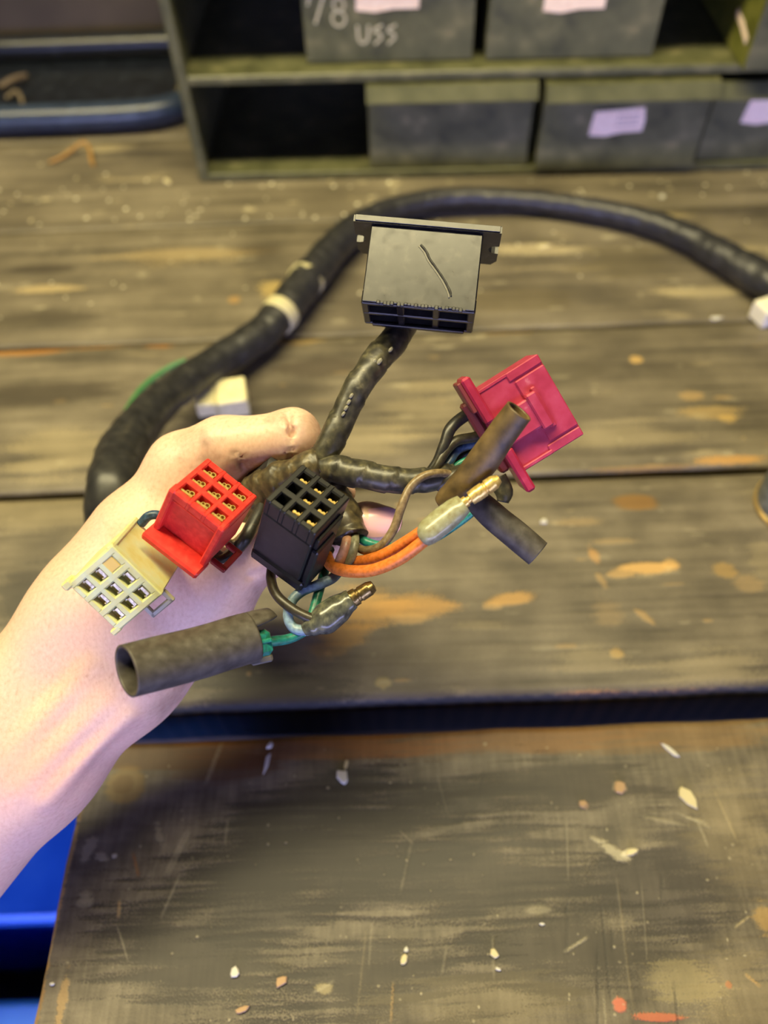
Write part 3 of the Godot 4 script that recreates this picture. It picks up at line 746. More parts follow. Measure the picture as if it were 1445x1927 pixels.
	var tint := func(p: Vector3) -> Color:
		var a := 0.0
		for s in stains:
			var q: float = (p - s[0]).length() / s[1]
			if q < 1.6:
				a = maxf(a, clampf(1.3 - q + nz.get_noise_3d(p.x * 9000.0, p.y * 9000.0, p.z * 9000.0) * 0.9, 0.0, 1.0) * s[2])
		var v := nz.get_noise_3d(p.x * 900.0, p.y * 900.0, p.z * 900.0) * 0.05
		return Color(0.94 + v, 0.95 - v, 0.95 - v).lerp(Color(0.16, 0.14, 0.13), a)
	var o := thing("person", "bare left hand and forearm gripping the taped wire bundle", "person")
	var body := MeshInstance3D.new()
	body.mesh = flesh(bones, 0.0014, tint)
	var t := mottled("skin", 101, 0.05, [[0.0, srgb(202, 152, 130)], [0.35, srgb(220, 178, 157)], [0.7, srgb(228, 188, 167)], [1.0, srgb(236, 200, 182)]])
	var m := mat_tex(t, 26.0, 0.48, 0.0, 0.012)
	m.vertex_color_use_as_albedo = true
	m.subsurf_scatter_enabled = true
	m.subsurf_scatter_strength = 0.08
	body.material_override = m
	body.name = "body"
	o.add_child(body)
	# thumbnail
	var nf: Transform3D = Transform3D(Vector3(0.99682, -0.00359, -0.07961), Vector3(-0.06846, 0.47286, -0.87847), Vector3(0.04080, 0.88113, 0.47111), Vector3(-0.00177, 0.14722, -0.16116))
	var st := new_st(true)
	var cols := 14; var rows := 10
	var pt := func(i: int, j: int, top: float) -> Vector3:
		var u := (i / float(cols) - 0.5) * 2.0; var v := (j / float(rows) - 0.5) * 2.0
		var wv := sqrt(maxf(0.0, 1.0 - pow(absf(u), 3.0)))
		var y := v * wv * 0.0054
		return nf * Vector3(u * 0.0084, y, top - y * y * 52.0 - pow(maxf(u, 0.0), 2.0) * 0.0012)
	for i in cols:
		for j in rows:
			quad(st, pt.call(i, j, 0.0004), pt.call(i + 1, j, 0.0004), pt.call(i + 1, j + 1, 0.0004), pt.call(i, j + 1, 0.0004), pt.call(i, j, -0.004))
	var nm := mat(srgb(218, 168, 176), 0.22)
	commit(st, "thumbnail", nm, o, "glossy pink thumbnail")

# ---------------------------------------------------------------- wiring loom

func tape_bump(pitch: float, amp: float, wr: float) -> Callable:
	return func(s: float, an: float, p: Vector3) -> float:
		var fr := fposmod(s / pitch + an / TAU, 1.0)
		return 1.0 + amp * (fr - 0.5) + wr * nz.get_noise_3d(p.x * 2600.0, p.y * 2600.0, p.z * 2600.0) + wr * 0.7 * nz.get_noise_3d(p.x * 7000.0, p.y * 7000.0, p.z * 7000.0)

func wire(parent: Node3D, m: Material, ctl: Array, called := "wire", label := "") -> MeshInstance3D:
	var st := new_st(true)
	sweep(st, ctl, 14, 0.0008)
	return commit(st, called, m, parent, label)

# housing with a 3 x 3 grid of open cavities; front face at z = 0, w x h, depth l
func grid_housing(st: SurfaceTool, w: float, h: float, l: float, hole: Vector2, deep: float, filled: Array, ch := 0.0005) -> Array:
	var I := Transform3D.IDENTITY
	var cells := []
	var px := (w - 0.0026) / 3.0; var py := (h - 0.0026) / 3.0
	var xs := [-w / 2.0]; var ys := [-h / 2.0]
	for k in 3:
		var cx := -w / 2.0 + 0.0013 + px * (k + 0.5); var cy := -h / 2.0 + 0.0013 + py * (k + 0.5)
		xs.append(cx - hole.x / 2.0); xs.append(cx + hole.x / 2.0)
		ys.append(cy - hole.y / 2.0); ys.append(cy + hole.y / 2.0)
	xs.append(w / 2.0); ys.append(h / 2.0)
	for k in 4:
		bx(st, I, Vector3(xs[k * 2], -h / 2.0, -deep), Vector3(xs[k * 2 + 1], h / 2.0, 0), ch)
	for k in 4:
		for c in 3:
			bx(st, I, Vector3(xs[c * 2 + 1] - 0.0006, ys[k * 2], -deep), Vector3(xs[c * 2 + 2] + 0.0006, ys[k * 2 + 1], -0.00003), ch * (1.0 if k == 0 or k == 3 else 0.3))
	bx(st, I, Vector3(-w / 2.0, -h / 2.0, -l), Vector3(w / 2.0, h / 2.0, -deep), ch)
	for j in 3:
		for i in 3:
			var c := Vector2((xs[i * 2 + 1] + xs[i * 2 + 2]) / 2.0, (ys[j * 2 + 1] + ys[j * 2 + 2]) / 2.0)
			if filled.has(j * 3 + i):
				bx(st, I, Vector3(c.x - hole.x / 2.0 - 0.0005, c.y - hole.y / 2.0 - 0.0005, -deep), Vector3(c.x + hole.x / 2.0 + 0.0005, c.y + hole.y / 2.0 + 0.0005, -0.0005), 0.0001)
			else:
				cells.append(c)
	return cells

func terminal(parent: Node3D, c: Vector2, m: Material, hole: Vector2, style: int) -> void:
	var st := new_st()
	var f := Transform3D(Basis.IDENTITY, Vector3(c.x, c.y, 0))
	if style == 0:
		bx(st, f, Vector3(-hole.x * 0.46, -hole.y * 0.49, -0.0038), Vector3(hole.x * 0.46, -hole.y * 0.26, -0.0002), 0.00012)
		sweep(st, [[f * Vector3(hole.x * 0.26, -hole.y * 0.02, -0.0038), 0.00095], [f * Vector3(hole.x * 0.26, -hole.y * 0.02, -0.0004), 0.00095]], 12, 0.003, null, 0.0003)
		sweep(st, [[f * Vector3(-hole.x * 0.06, hole.y * 0.04, -0.0038), 0.00075], [f * Vector3(-hole.x * 0.06, hole.y * 0.04, -0.0012), 0.00075]], 10, 0.003, null, 0.00025)
	elif style == 1:
		sweep(st, [[f * Vector3(-hole.x * 0.1, -hole.y * 0.3, -0.006), 0.00065], [f * Vector3(-hole.x * 0.1, -hole.y * 0.3, -0.0007), 0.00065]], 10, 0.004)
		sweep(st, [[f * Vector3(hole.x * 0.30, -hole.y * 0.28, -0.006), 0.00065], [f * Vector3(hole.x * 0.30, -hole.y * 0.28, -0.0007), 0.00065]], 10, 0.004)
		bx(st, f, Vector3(-hole.x * 0.14, -hole.y * 0.44, -0.006), Vector3(hole.x * 0.36, -hole.y * 0.24, -0.0005), 0.00015)
		bx(st, f, Vector3(hole.x * 0.38, -hole.y * 0.44, -0.006), Vector3(hole.x * 0.48, hole.y * 0.3, -0.0015), 0.00015)
	else:
		bx(st, f, Vector3(-hole.x * 0.42, hole.y * 0.16, -0.0034), Vector3(hole.x * 0.46, hole.y * 0.48, -0.0002), 0.00015)
		bx(st, f, Vector3(-hole.x * 0.44, hole.y * 0.16, -0.0034), Vector3(-hole.x * 0.36, -hole.y * 0.06, -0.0006), 0.00015)
		bx(st, f, Vector3(hole.x * 0.38, hole.y * 0.16, -0.0034), Vector3(hole.x * 0.46, -hole.y * 0.06, -0.0006), 0.00015)
	commit(st, "terminal", m, parent)

func u_loop(st: SurfaceTool, xf: Transform3D, w: float, h: float, t: float, z0: float, z1: float) -> void:
	bx(st, xf, Vector3(0, 0, z0), Vector3(w, t, z1), 0.0004)
	bx(st, xf, Vector3(0, h - t, z0), Vector3(w, h, z1), 0.0004)
	bx(st, xf, Vector3(w - t, 0.0002, z0), Vector3(w, h - 0.0002, z1), 0.0004)

func build_loom() -> void:
	var I := Transform3D.IDENTITY
	var L := thing("wiring_loom", "old black taped wiring loom with coloured plugs held over the bench", "wiring loom")
	var tape_far := mat_tex(mottled("tape", 111, 0.02, [[0.0, srgb(20, 20, 22)], [0.5, srgb(38, 38, 40)], [0.8, srgb(52, 51, 50)], [1.0, srgb(86, 80, 66)]]), 14.0, 0.42)
	var tape := mat_tex(mottled("tape_dusty", 113, 0.02, [[0.0, srgb(26, 26, 24)], [0.4, srgb(50, 48, 40)], [0.7, srgb(82, 78, 60)], [1.0, srgb(130, 122, 92)]]), 30.0, 0.38, 0.0, 0.02)
	var knot := mat_tex(mottled("tape_knot", 115, 0.02, [[0.0, srgb(30, 27, 20)], [0.5, srgb(70, 62, 44)], [1.0, srgb(126, 112, 76)]]), 34.0, 0.4, 0.0, 0.02)
	var rubber_t := mottled("rubber", 117, 0.014, [[0.0, srgb(30, 27, 25)], [0.3, srgb(58, 53, 47)], [0.6, srgb(76, 71, 65)], [0.85, srgb(88, 84, 78)], [0.94, srgb(102, 98, 92)], [1.0, srgb(196, 192, 182)]], 6)
	var rubber := mat_tex(rubber_t, 38.0, 0.55, 0.0, 0.02)
	var rubber_brown := mat_tex(mottled("rubber_brown", 119, 0.010, [[0.0, srgb(38, 30, 20)], [0.4, srgb(84, 68, 42)], [0.8, srgb(112, 92, 58)], [1.0, srgb(140, 118, 78)]]), 38.0, 0.5, 0.0, 0.03)
	var brass := mat_tex(mottled("brass", 121, 0.03, [[0.0, srgb(150, 118, 58)], [0.4, srgb(222, 188, 104)], [1.0, srgb(246, 224, 156)]]), 60.0, 0.32, 0.6)
	var tin := mat_tex(mottled("tin", 123, 0.03, [[0.0, srgb(130, 114, 86)], [0.5, srgb(196, 186, 160)], [1.0, srgb(226, 220, 200)]]), 60.0, 0.32, 0.6)
	# main trunk: along the back of the bench, up to the hand and through the fist
	var st := new_st(true)
	sweep(st, [
		[Vector3(0.33398, 0.01300, -0.38737), 0.0125], [Vector3(0.28556, 0.01400, -0.45590), 0.0125], [Vector3(0.26571, 0.01300, -0.48615), 0.012], [Vector3(0.24224, 0.01200, -0.51781), 0.0105], [Vector3(0.21068, 0.01200, -0.54313), 0.0092], [Vector3(0.16745, 0.01200, -0.56207), 0.0085], [Vector3(0.11300, 0.01300, -0.57610), 0.0078], [Vector3(0.06516, 0.01400, -0.57910), 0.0078], [Vector3(0.02752, 0.01500, -0.56926), 0.0088], [Vector3(-0.00094, 0.01600, -0.55172), 0.0105],
		[Vector3(-0.02413, 0.01800, -0.52189), 0.012], [Vector3(-0.04254, 0.02000, -0.48516), 0.0128], [Vector3(-0.06165, 0.02100, -0.44413), 0.0128], [Vector3(-0.08132, 0.02000, -0.41262), 0.0118], [Vector3(-0.10791, 0.02400, -0.38231), 0.0110], [Vector3(-0.12976, 0.03400, -0.34555), 0.0112], [Vector3(-0.13838, 0.04600, -0.31113), 0.0120], [Vector3(-0.14060, 0.06000, -0.27568), 0.0126], [Vector3(-0.13618, 0.07200, -0.24238), 0.0126], [Vector3(-0.13595, 0.06309, -0.22570), 0.0125], [Vector3(-0.12008, 0.06825, -0.20728), 0.0125], [Vector3(-0.09002, 0.08741, -0.19622), 0.012], [Vector3(-0.06338, 0.11390, -0.19355), 0.011], [Vector3(-0.04573, 0.13919, -0.18583), 0.0095], [Vector3(-0.03551, 0.15293, -0.18092), 0.0085],
	], 30, 0.0016, tape_bump(0.026, 0.05, 0.075))
	commit(st, "trunk", tape_far, L, "thick black tape wrapped trunk")
	for q in [[Vector3(-0.06589, 0.02050, -0.43631), Vector3(-0.07034, 0.02050, -0.42804), 0.0132], [Vector3(-0.04962, 0.02050, -0.47172), Vector3(-0.05218, 0.02050, -0.46633), 0.0136]]:
		st = new_st(true); sweep(st, [[q[0], q[2]], [q[1], q[2]]], 28, 0.002)
		commit(st, "tape_band", mat(srgb(186, 178, 140), 0.6), L, "pale yellowish tape band")
	# wrinkled knot of tape where the loom leaves the fist
	st = new_st(true)
	sweep(st, [[Vector3(-0.05551, 0.13209, -0.17605), 0.0075], [Vector3(-0.04791, 0.14283, -0.17722), 0.0080], [Vector3(-0.03865, 0.15204, -0.17799), 0.0074], [Vector3(-0.02852, 0.15837, -0.17819), 0.0062], [Vector3(-0.02171, 0.16113, -0.17859), 0.0054]], 34, 0.0007, tape_bump(0.007, 0.08, 0.26))
	commit(st, "tape_wrap", knot, L, "wrinkled brown dusty tape")
	st = new_st(true)
	sweep(st, [[Vector3(-0.03208, 0.14856, -0.18171), 0.0075], [Vector3(-0.02147, 0.14899, -0.17210), 0.0078], [Vector3(-0.01501, 0.14830, -0.16264), 0.0074], [Vector3(-0.01298, 0.14707, -0.15754), 0.0062], [Vector3(-0.01225, 0.14653, -0.15510), 0.0064]], 30, 0.0007, tape_bump(0.008, 0.12, 0.22))
	commit(st, "tape_wrap", knot, L)
	# branch up to the square module plug
	st = new_st(true)
	sweep(st, [[Vector3(-0.02515, 0.15717, -0.17826), 0.0046], [Vector3(-0.02049, 0.16260, -0.18232), 0.0049], [Vector3(-0.01555, 0.16748, -0.18904), 0.0050], [Vector3(-0.01102, 0.17210, -0.19710), 0.0049], [Vector3(-0.00588, 0.17652, -0.20488), 0.0050], [Vector3(0.00086, 0.17727, -0.21612), 0.0054], [Vector3(0.00770, 0.17583, -0.22860), 0.0055], [Vector3(0.01293, 0.17362, -0.24342), 0.0052]], 28, 0.0007, tape_bump(0.016, 0.10, 0.10))
	commit(st, "branch", tape, L, "taped branch to the black module plug")
	# pale weave showing through the tape
	st = new_st(true)
	var weave := [[Vector3(0.00316, 0.18000, -0.21818), 0.9], [Vector3(0.00459, 0.18067, -0.21909), 0.8], [Vector3(0.00088, 0.18094, -0.21352), 1.0], [Vector3(0.00261, 0.18044, -0.21283), 1.0], [Vector3(0.00462, 0.18143, -0.21420), 0.9], [Vector3(-0.00156, 0.18182, -0.20792), 1.0], [Vector3(0.00036, 0.18177, -0.20786), 1.1], [Vector3(0.00664, 0.17973, -0.22121), 0.8], [Vector3(-0.00182, 0.18069, -0.20637), 1.0], [Vector3(-0.01015, 0.17731, -0.19542), 0.9], [Vector3(-0.01118, 0.17613, -0.19346), 0.9], [Vector3(-0.01219, 0.17507, -0.19166), 0.9], [Vector3(-0.01321, 0.17402, -0.18987), 0.8]]
	for q in weave:
		var f := Transform3D(Transform3D(Vector3(0.61067, 0.46546, -0.64065), Vector3(-0.79189, 0.35894, -0.49404), Vector3(-0.00000, 0.80902, 0.58779), Vector3(-0.00248, 0.17852, -0.20593)).basis, q[0])
		lathe(st, f * Transform3D(Basis.IDENTITY.scaled(Vector3(0.0014 * q[1], 0.0008 * q[1], 0.0004)), Vector3.ZERO), [Vector2(0, -1), Vector2(0.7, -0.7), Vector2(1, 0), Vector2(0.7, 0.7), Vector2(0, 1)], 10)
	var wv := commit(st, "sleeve_weave", mat(srgb(118, 114, 94), 0.5), L, "pale weave showing through tape")
	wv.set_meta("kind", "stuff")
	# branch to the right, towards the pink plug
	st = new_st(true)
	sweep(st, [[Vector3(-0.02628, 0.15777, -0.17907), 0.0046], [Vector3(-0.01751, 0.16046, -0.17597), 0.0048], [Vector3(-0.00758, 0.16056, -0.17271), 0.0052], [Vector3(0.00185, 0.16014, -0.17043), 0.0050], [Vector3(0.01133, 0.15882, -0.17031), 0.0048], [Vector3(0.01949, 0.15774, -0.17223), 0.0046], [Vector3(0.02518, 0.15630, -0.17535), 0.0044]], 30, 0.0006, tape_bump(0.010, 0.10, 0.13))
	commit(st, "branch", tape, L, "taped branch to the pink plug")
	build_module(L)
	build_red(L, brass)
	build_black(L, brass)
	build_pale(L, tin)
	build_pink(L)
	# sleeves
	st = new_st(true)
	var wob := func(_s, _a, p): return 1.0 + 0.04 * nz.get_noise_3d(p.x * 3000.0, p.y * 3000.0, p.z * 3000.0)
	sweep(st, [[Vector3(-0.07870, 0.16262, -0.09899), 0.00842], [Vector3(-0.07086, 0.15748, -0.10382), 0.00852], [Vector3(-0.05982, 0.15102, -0.11024), 0.00867], [Vector3(-0.05083, 0.14672, -0.11538), 0.00872], [Vector3(-0.04545, 0.14447, -0.11824), 0.00867]], 34, 0.001, wob, 0.0010, 0.85)
	gutter(st, [[Vector3(-0.04674, 0.14501, -0.11762), 0.00864], [Vector3(-0.04292, 0.14324, -0.11994), 0.00856], [Vector3(-0.03997, 0.14211, -0.12179), 0.00809], [Vector3(-0.03832, 0.14152, -0.12303), 0.00758]], 2.3, 4.9, 0.0010)
	commit(st, "sleeve", rubber, L, "wide grey rubber sleeve, open end to the lower left")
	st = new_st(true)
	sweep(st, [[Vector3(0.04406, 0.19554, -0.16812), 0.00472], [Vector3(0.03904, 0.18849, -0.16522), 0.00497], [Vector3(0.03309, 0.17904, -0.16157), 0.00543], [Vector3(0.02697, 0.17109, -0.15828), 0.00535], [Vector3(0.02227, 0.16639, -0.15691), 0.00433], [Vector3(0.02000, 0.16356, -0.15642), 0.00345]], 30, 0.0008, func(_s, _a, p): return 1.0 + 0.07 * nz.get_noise_3d(p.x * 3000.0, p.y * 3000.0, p.z * 3000.0), 0.0009, 0.85)
	commit(st, "sleeve", rubber_brown, L, "brown rubber sleeve lying over the pink plug")
	st = new_st(true)
	sweep(st, [[Vector3(0.03197, 0.15868, -0.16161), 0.00466], [Vector3(0.03834, 0.15632, -0.15496), 0.00519], [Vector3(0.04535, 0.15340, -0.14924), 0.00535], [Vector3(0.05265, 0.15018, -0.14311), 0.00515]], 30, 0.0008, func(_s, _a, p): return 1.0 + 0.03 * nz.get_noise_3d(p.x * 3000.0, p.y * 3000.0, p.z * 3000.0), 0.0011, 0.8)
	commit(st, "sleeve", rubber, L, "grey rubber sleeve below the brass pin")
	st = new_st(true)
	sweep(st, [[Vector3(0.04139, 0.15559, -0.17268), 0.00386], [Vector3(0.04372, 0.15271, -0.16870), 0.00366], [Vector3(0.04320, 0.15045, -0.16560), 0.00231]], 20, 0.001, null, 0.0008, 0.6)
	commit(st, "sleeve", tape, L, "short dark sleeve behind the brown one")
	build_wires(L, brass, tin)
	# small white plugs lying with the trunk on the bench
	var ivory := mat_tex(mottled("ivory", 125, 0.02, [[0.0, srgb(196, 188, 142)], [1.0, srgb(226, 218, 176)]]), 20.0, 0.5)
	var f1: Transform3D = Transform3D(Basis(Vector3.UP, 0.16), Vector3(-0.09934, 0.01600, -0.36044))
	st = new_st()
	bx(st, f1, Vector3(-0.007, -0.011, -0.011), Vector3(0.0125, 0.004, 0.0115), 0.001)
	bx(st, f1, Vector3(-0.021, -0.010, -0.008), Vector3(-0.007, 0.0015, 0.008), 0.001)
	bx(st, f1, Vector3(-0.010, -0.0105, -0.010), Vector3(-0.008, 0.0028, 0.010), 0.0005)
	commit(st, "small_plug", ivory, L, "small ivory plug lying on the bench beside the trunk")
	var f2: Transform3D = Transform3D(Basis(Vector3.UP, 0.35), Vector3(0.28220, 0.01000, -0.43254))
	st = new_st()
	bx(st, f2, Vector3(-0.011, -0.0095, -0.008), Vector3(0.016, 0.005, 0.008), 0.001)
	bx(st, f2, Vector3(0.016, -0.0085, -0.006), Vector3(0.026, 0.003, 0.006), 0.001)
	commit(st, "small_plug", mat(srgb(232, 226, 200), 0.45), L, "small white plug below the trunk at the photo's edge")
	wire(L, mat(srgb(190, 130, 60), 0.5), [[Vector3(0.27933, 0.00600, -0.42599), 0.0016], [Vector3(0.29625, 0.00400, -0.41325), 0.0016], [Vector3(0.31022, 0.01000, -0.39737), 0.0016]], "wire", "orange wire of the white plug")
	wire(L, mat(srgb(60, 118, 70), 0.45), [[Vector3(-0.15830, 0.03000, -0.32341), 0.0019], [Vector3(-0.16024, 0.02200, -0.34446), 0.0019], [Vector3(-0.15628, 0.01600, -0.36920), 0.0019], [Vector3(-0.14453, 0.01400, -0.38721), 0.0019], [Vector3(-0.13054, 0.01600, -0.39417), 0.0019]], "wire", "green wire beside the trunk")

func build_module(L: Node3D) -> void:
	var f: Transform3D = Transform3D(Vector3(0.98710, -0.03155, 0.15694), Vector3(0.15410, 0.45276, -0.87821), Vector3(-0.04334, 0.89107, 0.45179), Vector3(0.01678, 0.20543, -0.22937))
	var w := 0.0403; var h := 0.0299; var d := 0.0190
	var black := mat_tex(mottled("module_black", 131, 0.02, [[0.0, srgb(20, 20, 22)], [0.7, srgb(34, 33, 34)], [1.0, srgb(70, 66, 58)]]), 40.0, 0.35)
	var st := new_st()
	# body, tapering a little towards the slotted end
	var I := Transform3D.IDENTITY
	bx(st, I, Vector3(-w / 2, -h / 2 + 0.005, -d), Vector3(w / 2, h / 2, -0.0006), 0.0006)
	# slotted end: walls round two rows of three slots
	var y0 := -h / 2; var y1 := -h / 2 + 0.0052
	bx(st, I, Vector3(-w / 2, y0, -0.0022), Vector3(w / 2, y1, -0.0006), 0.0005)
	bx(st, I, Vector3(-w / 2, y0, -d), Vector3(w / 2, y1, -d + 0.0016), 0.0005)
	bx(st, I, Vector3(-w / 2, y0, -d * 0.54), Vector3(w / 2, y1, -d * 0.54 + 0.0016), 0.0004)
	for k in 4:
		var cx := lerpf(-w / 2 + 0.0012, w / 2 - 0.0012, k / 3.0)
		bx(st, I, Vector3(cx - 0.0013, y0 + 0.0001, -d), Vector3(cx + 0.0013, y1, -0.0007), 0.0004)
	bx(st, I, Vector3(-w / 2 + 0.003, y0 - 0.0008, -d + 0.0002), Vector3(w / 2 - 0.003, y0 + 0.0004, -d + 0.0022), 0.0003)
	var body := commit(st, "module_plug", black, L, "square black module plug with a scratched shiny face", f)
	# pale scuffed face
	st = new_st()
	bx(st, I, Vector3(-w / 2 + 0.0003, -h / 2 + 0.0006, -0.0008), Vector3(w / 2 - 0.0003, h / 2 - 0.0003, 0.0), 0.0003)
	var face_m := mat_tex(mottled("module_dusty", 131, 0.012, [[0.0, srgb(26, 26, 27)], [0.6, srgb(38, 37, 36)], [1.0, srgb(62, 59, 52)]]), 26.0, 1.0)
	face_m.roughness_texture = mottled("scuffed_gloss", 133, 0.014, [[0.0, Color(0.27, 0.27, 0.27)], [0.6, Color(0.35, 0.35, 0.35)], [1.0, Color(0.46, 0.46, 0.46)]])
	commit(st, "face", face_m, body, "broad scuffed face with a long scratch")
	# ragged lower edge of the face
	st = new_st()
	var rng := RandomNumberGenerator.new(); rng.seed = 3
	for k in 26:
		var x := lerpf(-w / 2 + 0.006, w / 2 - 0.004, k / 25.0)
		bx(st, I, Vector3(x - 0.0006, -h / 2 + 0.0006 - rng.randf_range(0.0, 0.0009), -0.0009), Vector3(x + 0.0007, -h / 2 + 0.0014, rng.randf_range(0.0, 0.0003)), 0.0002)
	commit(st, "burr", face_m, body, "ragged melted edge")
	# deep scratch: a groove's two raised lips
	st = new_st(true)
	var gp := [Vector2(-0.0015, 0.0085), Vector2(0.0008, 0.0060), Vector2(0.0022, 0.0035), Vector2(0.0055, -0.0005), Vector2(0.0082, -0.0040), Vector2(0.0105, -0.0078), Vector2(0.0112, -0.0098)]
	var c1 := []; var c2 := []
	for p in gp:
		c1.append([Vector3(p.x, p.y, 0.0001), 0.00038]); c2.append([Vector3(p.x - 0.0007, p.y - 0.0006, 0.00005), 0.00026])
	sweep(st, c1, 8, 0.0006, func(_s, _a, p): return 1.0 + 0.5 * nz.get_noise_3d(p.x * 30000.0, p.y * 30000.0, p.z * 9000.0))
	commit(st, "scratch", mat(srgb(32, 31, 28), 0.6), body, "dark gouged scratch")
	st = new_st(true)
	sweep(st, c2, 8, 0.0006)
	commit(st, "scratch", mat(srgb(120, 116, 100), 0.4), body, "raised edge of the scratch")
	# mounting flange with notched ears
	st = new_st()
	var fw := 0.0265; var ft := 0.0026
	var ear := 0.0235
	var fl := Transform3D(Basis(Vector3.RIGHT, Vector3.FORWARD, Vector3.UP), Vector3(0, h / 2, 0.0012))
	var poly := PackedVector2Array([Vector2(-fw, 0), Vector2(fw, 0), Vector2(fw, 0.0094)])
	for k in 7:
		var a := -PI / 2.0 + PI * k / 6.0
		poly.append(Vector2(fw - 0.0012 - 0.0026 * absf(cos(a)) , 0.0120 + 0.0026 * sin(a)))
	poly.append_array([Vector2(fw, 0.0146), Vector2(fw, ear - 0.003), Vector2(fw - 0.002, ear), Vector2(-fw + 0.002, ear), Vector2(-fw, ear - 0.003), Vector2(-fw, 0.0146)])
	for k in 7:
		var a := PI / 2.0 + PI * k / 6.0
		poly.append(Vector2(-fw + 0.0012 + 0.0026 * absf(cos(a)), 0.0120 + 0.0026 * sin(a)))
	poly.append(Vector2(-fw, 0.0094))
	slab(st, fl, poly, -0.0002, ft, 0.0003)
	var fo := commit(st, "flange", black, body, "black mounting flange")
	st = new_st()
	bx(st, I, Vector3(-fw + 0.0006, h / 2 + 0.0001, 0.0012), Vector3(fw - 0.0006, h / 2 + ft - 0.0003, 0.0017), 0.0003)
	commit(st, "flange_edge", face_m, body, "worn edge of the flange")
	st = new_st(true)
	sweep(st, [[Vector3(-0.006, h / 2 + 0.0005, -0.008), 0.0012], [Vector3(-0.003, h / 2 + 0.004, -0.009), 0.0012], [Vector3(0.001, h / 2 + 0.0048, -0.009), 0.0012], [Vector3(0.005, h / 2 + 0.001, -0.008), 0.0012]], 12, 0.001)
	commit(st, "strap", mat(srgb(120, 88, 56), 0.6), body, "brown rubber strap")

func build_red(L: Node3D, brass: Material) -> void:
	var f: Transform3D = Transform3D(Vector3(0.76490, -0.38365, 0.51743), Vector3(0.43840, -0.27848, -0.85455), Vector3(0.47194, 0.88049, -0.04481), Vector3(-0.05491, 0.17607, -0.15493))
	var w := 0.0213; var h := 0.0205; var l := 0.0236
	var red := mat_tex(mottled("red", 141, 0.02, [[0.0, srgb(196, 42, 34)], [0.5, srgb(214, 52, 42)], [1.0, srgb(226, 74, 58)]]), 40.0, 0.42)
	red.subsurf_scatter_enabled = true
	red.subsurf_scatter_strength = 0.05
	var st := new_st()
	var I := Transform3D.IDENTITY
	var hole := Vector2(0.0047, 0.0036)
	var cells := grid_housing(st, w, h, 0.0045, hole, 0.0040, [], 0.0006)
	bx(st, I, Vector3(-w / 2, -h / 2 + 0.0026, -l), Vector3(w / 2, h / 2, -0.0045), 0.0006)
	# side rails and the stepped front edge round the sunk panel
	bx(st, I, Vector3(-w / 2 - 0.0004, -h / 2 - 0.0004, -l), Vector3(-w / 2 + 0.0020, -h / 2 + 0.004, -0.0002), 0.0005)
	bx(st, I, Vector3(w / 2 - 0.0020, -h / 2 - 0.0004, -l), Vector3(w / 2 + 0.0004, -h / 2 + 0.004, -0.0002), 0.0005)
		# rear flange
	bx(st, I, Vector3(-w / 2 - 0.0010, -h / 2 - 0.0050, -l - 0.001), Vector3(w / 2 + 0.0008, -h / 2 + 0.003, -l + 0.0022), 0.0007)
	var b := commit(st, "plug", red, L, "red nine way plug", f)
	for c in cells: terminal(b, c, brass, hole, 0)
	st = new_st()
	u_loop(st, Transform3D(Basis(Vector3.FORWARD, 0.0), Vector3(w / 2 + 0.0002, -0.006, -l + 0.001)), 0.0062, 0.0115, 0.0021, -0.0020, 0.0)
	commit(st, "latch_loop", mat(srgb(142, 26, 32), 0.4), b, "dark red latch loop")

func build_black(L: Node3D, brass: Material) -> void:
	var f: Transform3D = Transform3D(Vector3(0.78933, -0.23891, 0.56558), Vector3(0.54255, -0.15981, -0.82469), Vector3(0.28741, 0.95780, 0.00348), Vector3(-0.02423, 0.17673, -0.15073))
	var w := 0.0200; var h := 0.0204; var l := 0.0330
	var black := mat_tex(mottled("plug_black", 143, 0.02, [[0.0, srgb(18, 18, 19)], [0.7, srgb(27, 27, 28)], [0.93, srgb(34, 34, 34)], [1.0, srgb(56, 54, 48)]]), 34.0, 0.4)
	var st := new_st()
	var I := Transform3D.IDENTITY
	var hole := Vector2(0.0036, 0.0037)
	var cells := grid_housing(st, w, h, l, hole, 0.007, [], 0.0005)
	bx(st, I, Vector3(w / 2, -h / 2 + 0.001, -l), Vector3(w / 2 + 0.0028, h / 2 - 0.008, -0.010), 0.0012)
	bx(st, I, Vector3(w / 2, -h / 2 + 0.002, -l), Vector3(w / 2 + 0.0014, h / 2 - 0.004, -0.005), 0.0006)
	bx(st, I, Vector3(-w / 2, -h / 2 - 0.0008, -l - 0.001), Vector3(w / 2 + 0.002, h / 2, -l + 0.004), 0.0008)
	var b := commit(st, "plug", black, L, "black nine way plug with two empty cavities", f)
	var k := 0
	for c in cells:
		if k != 0 and k != 3: terminal(b, c, brass, hole, 1)
		k += 1

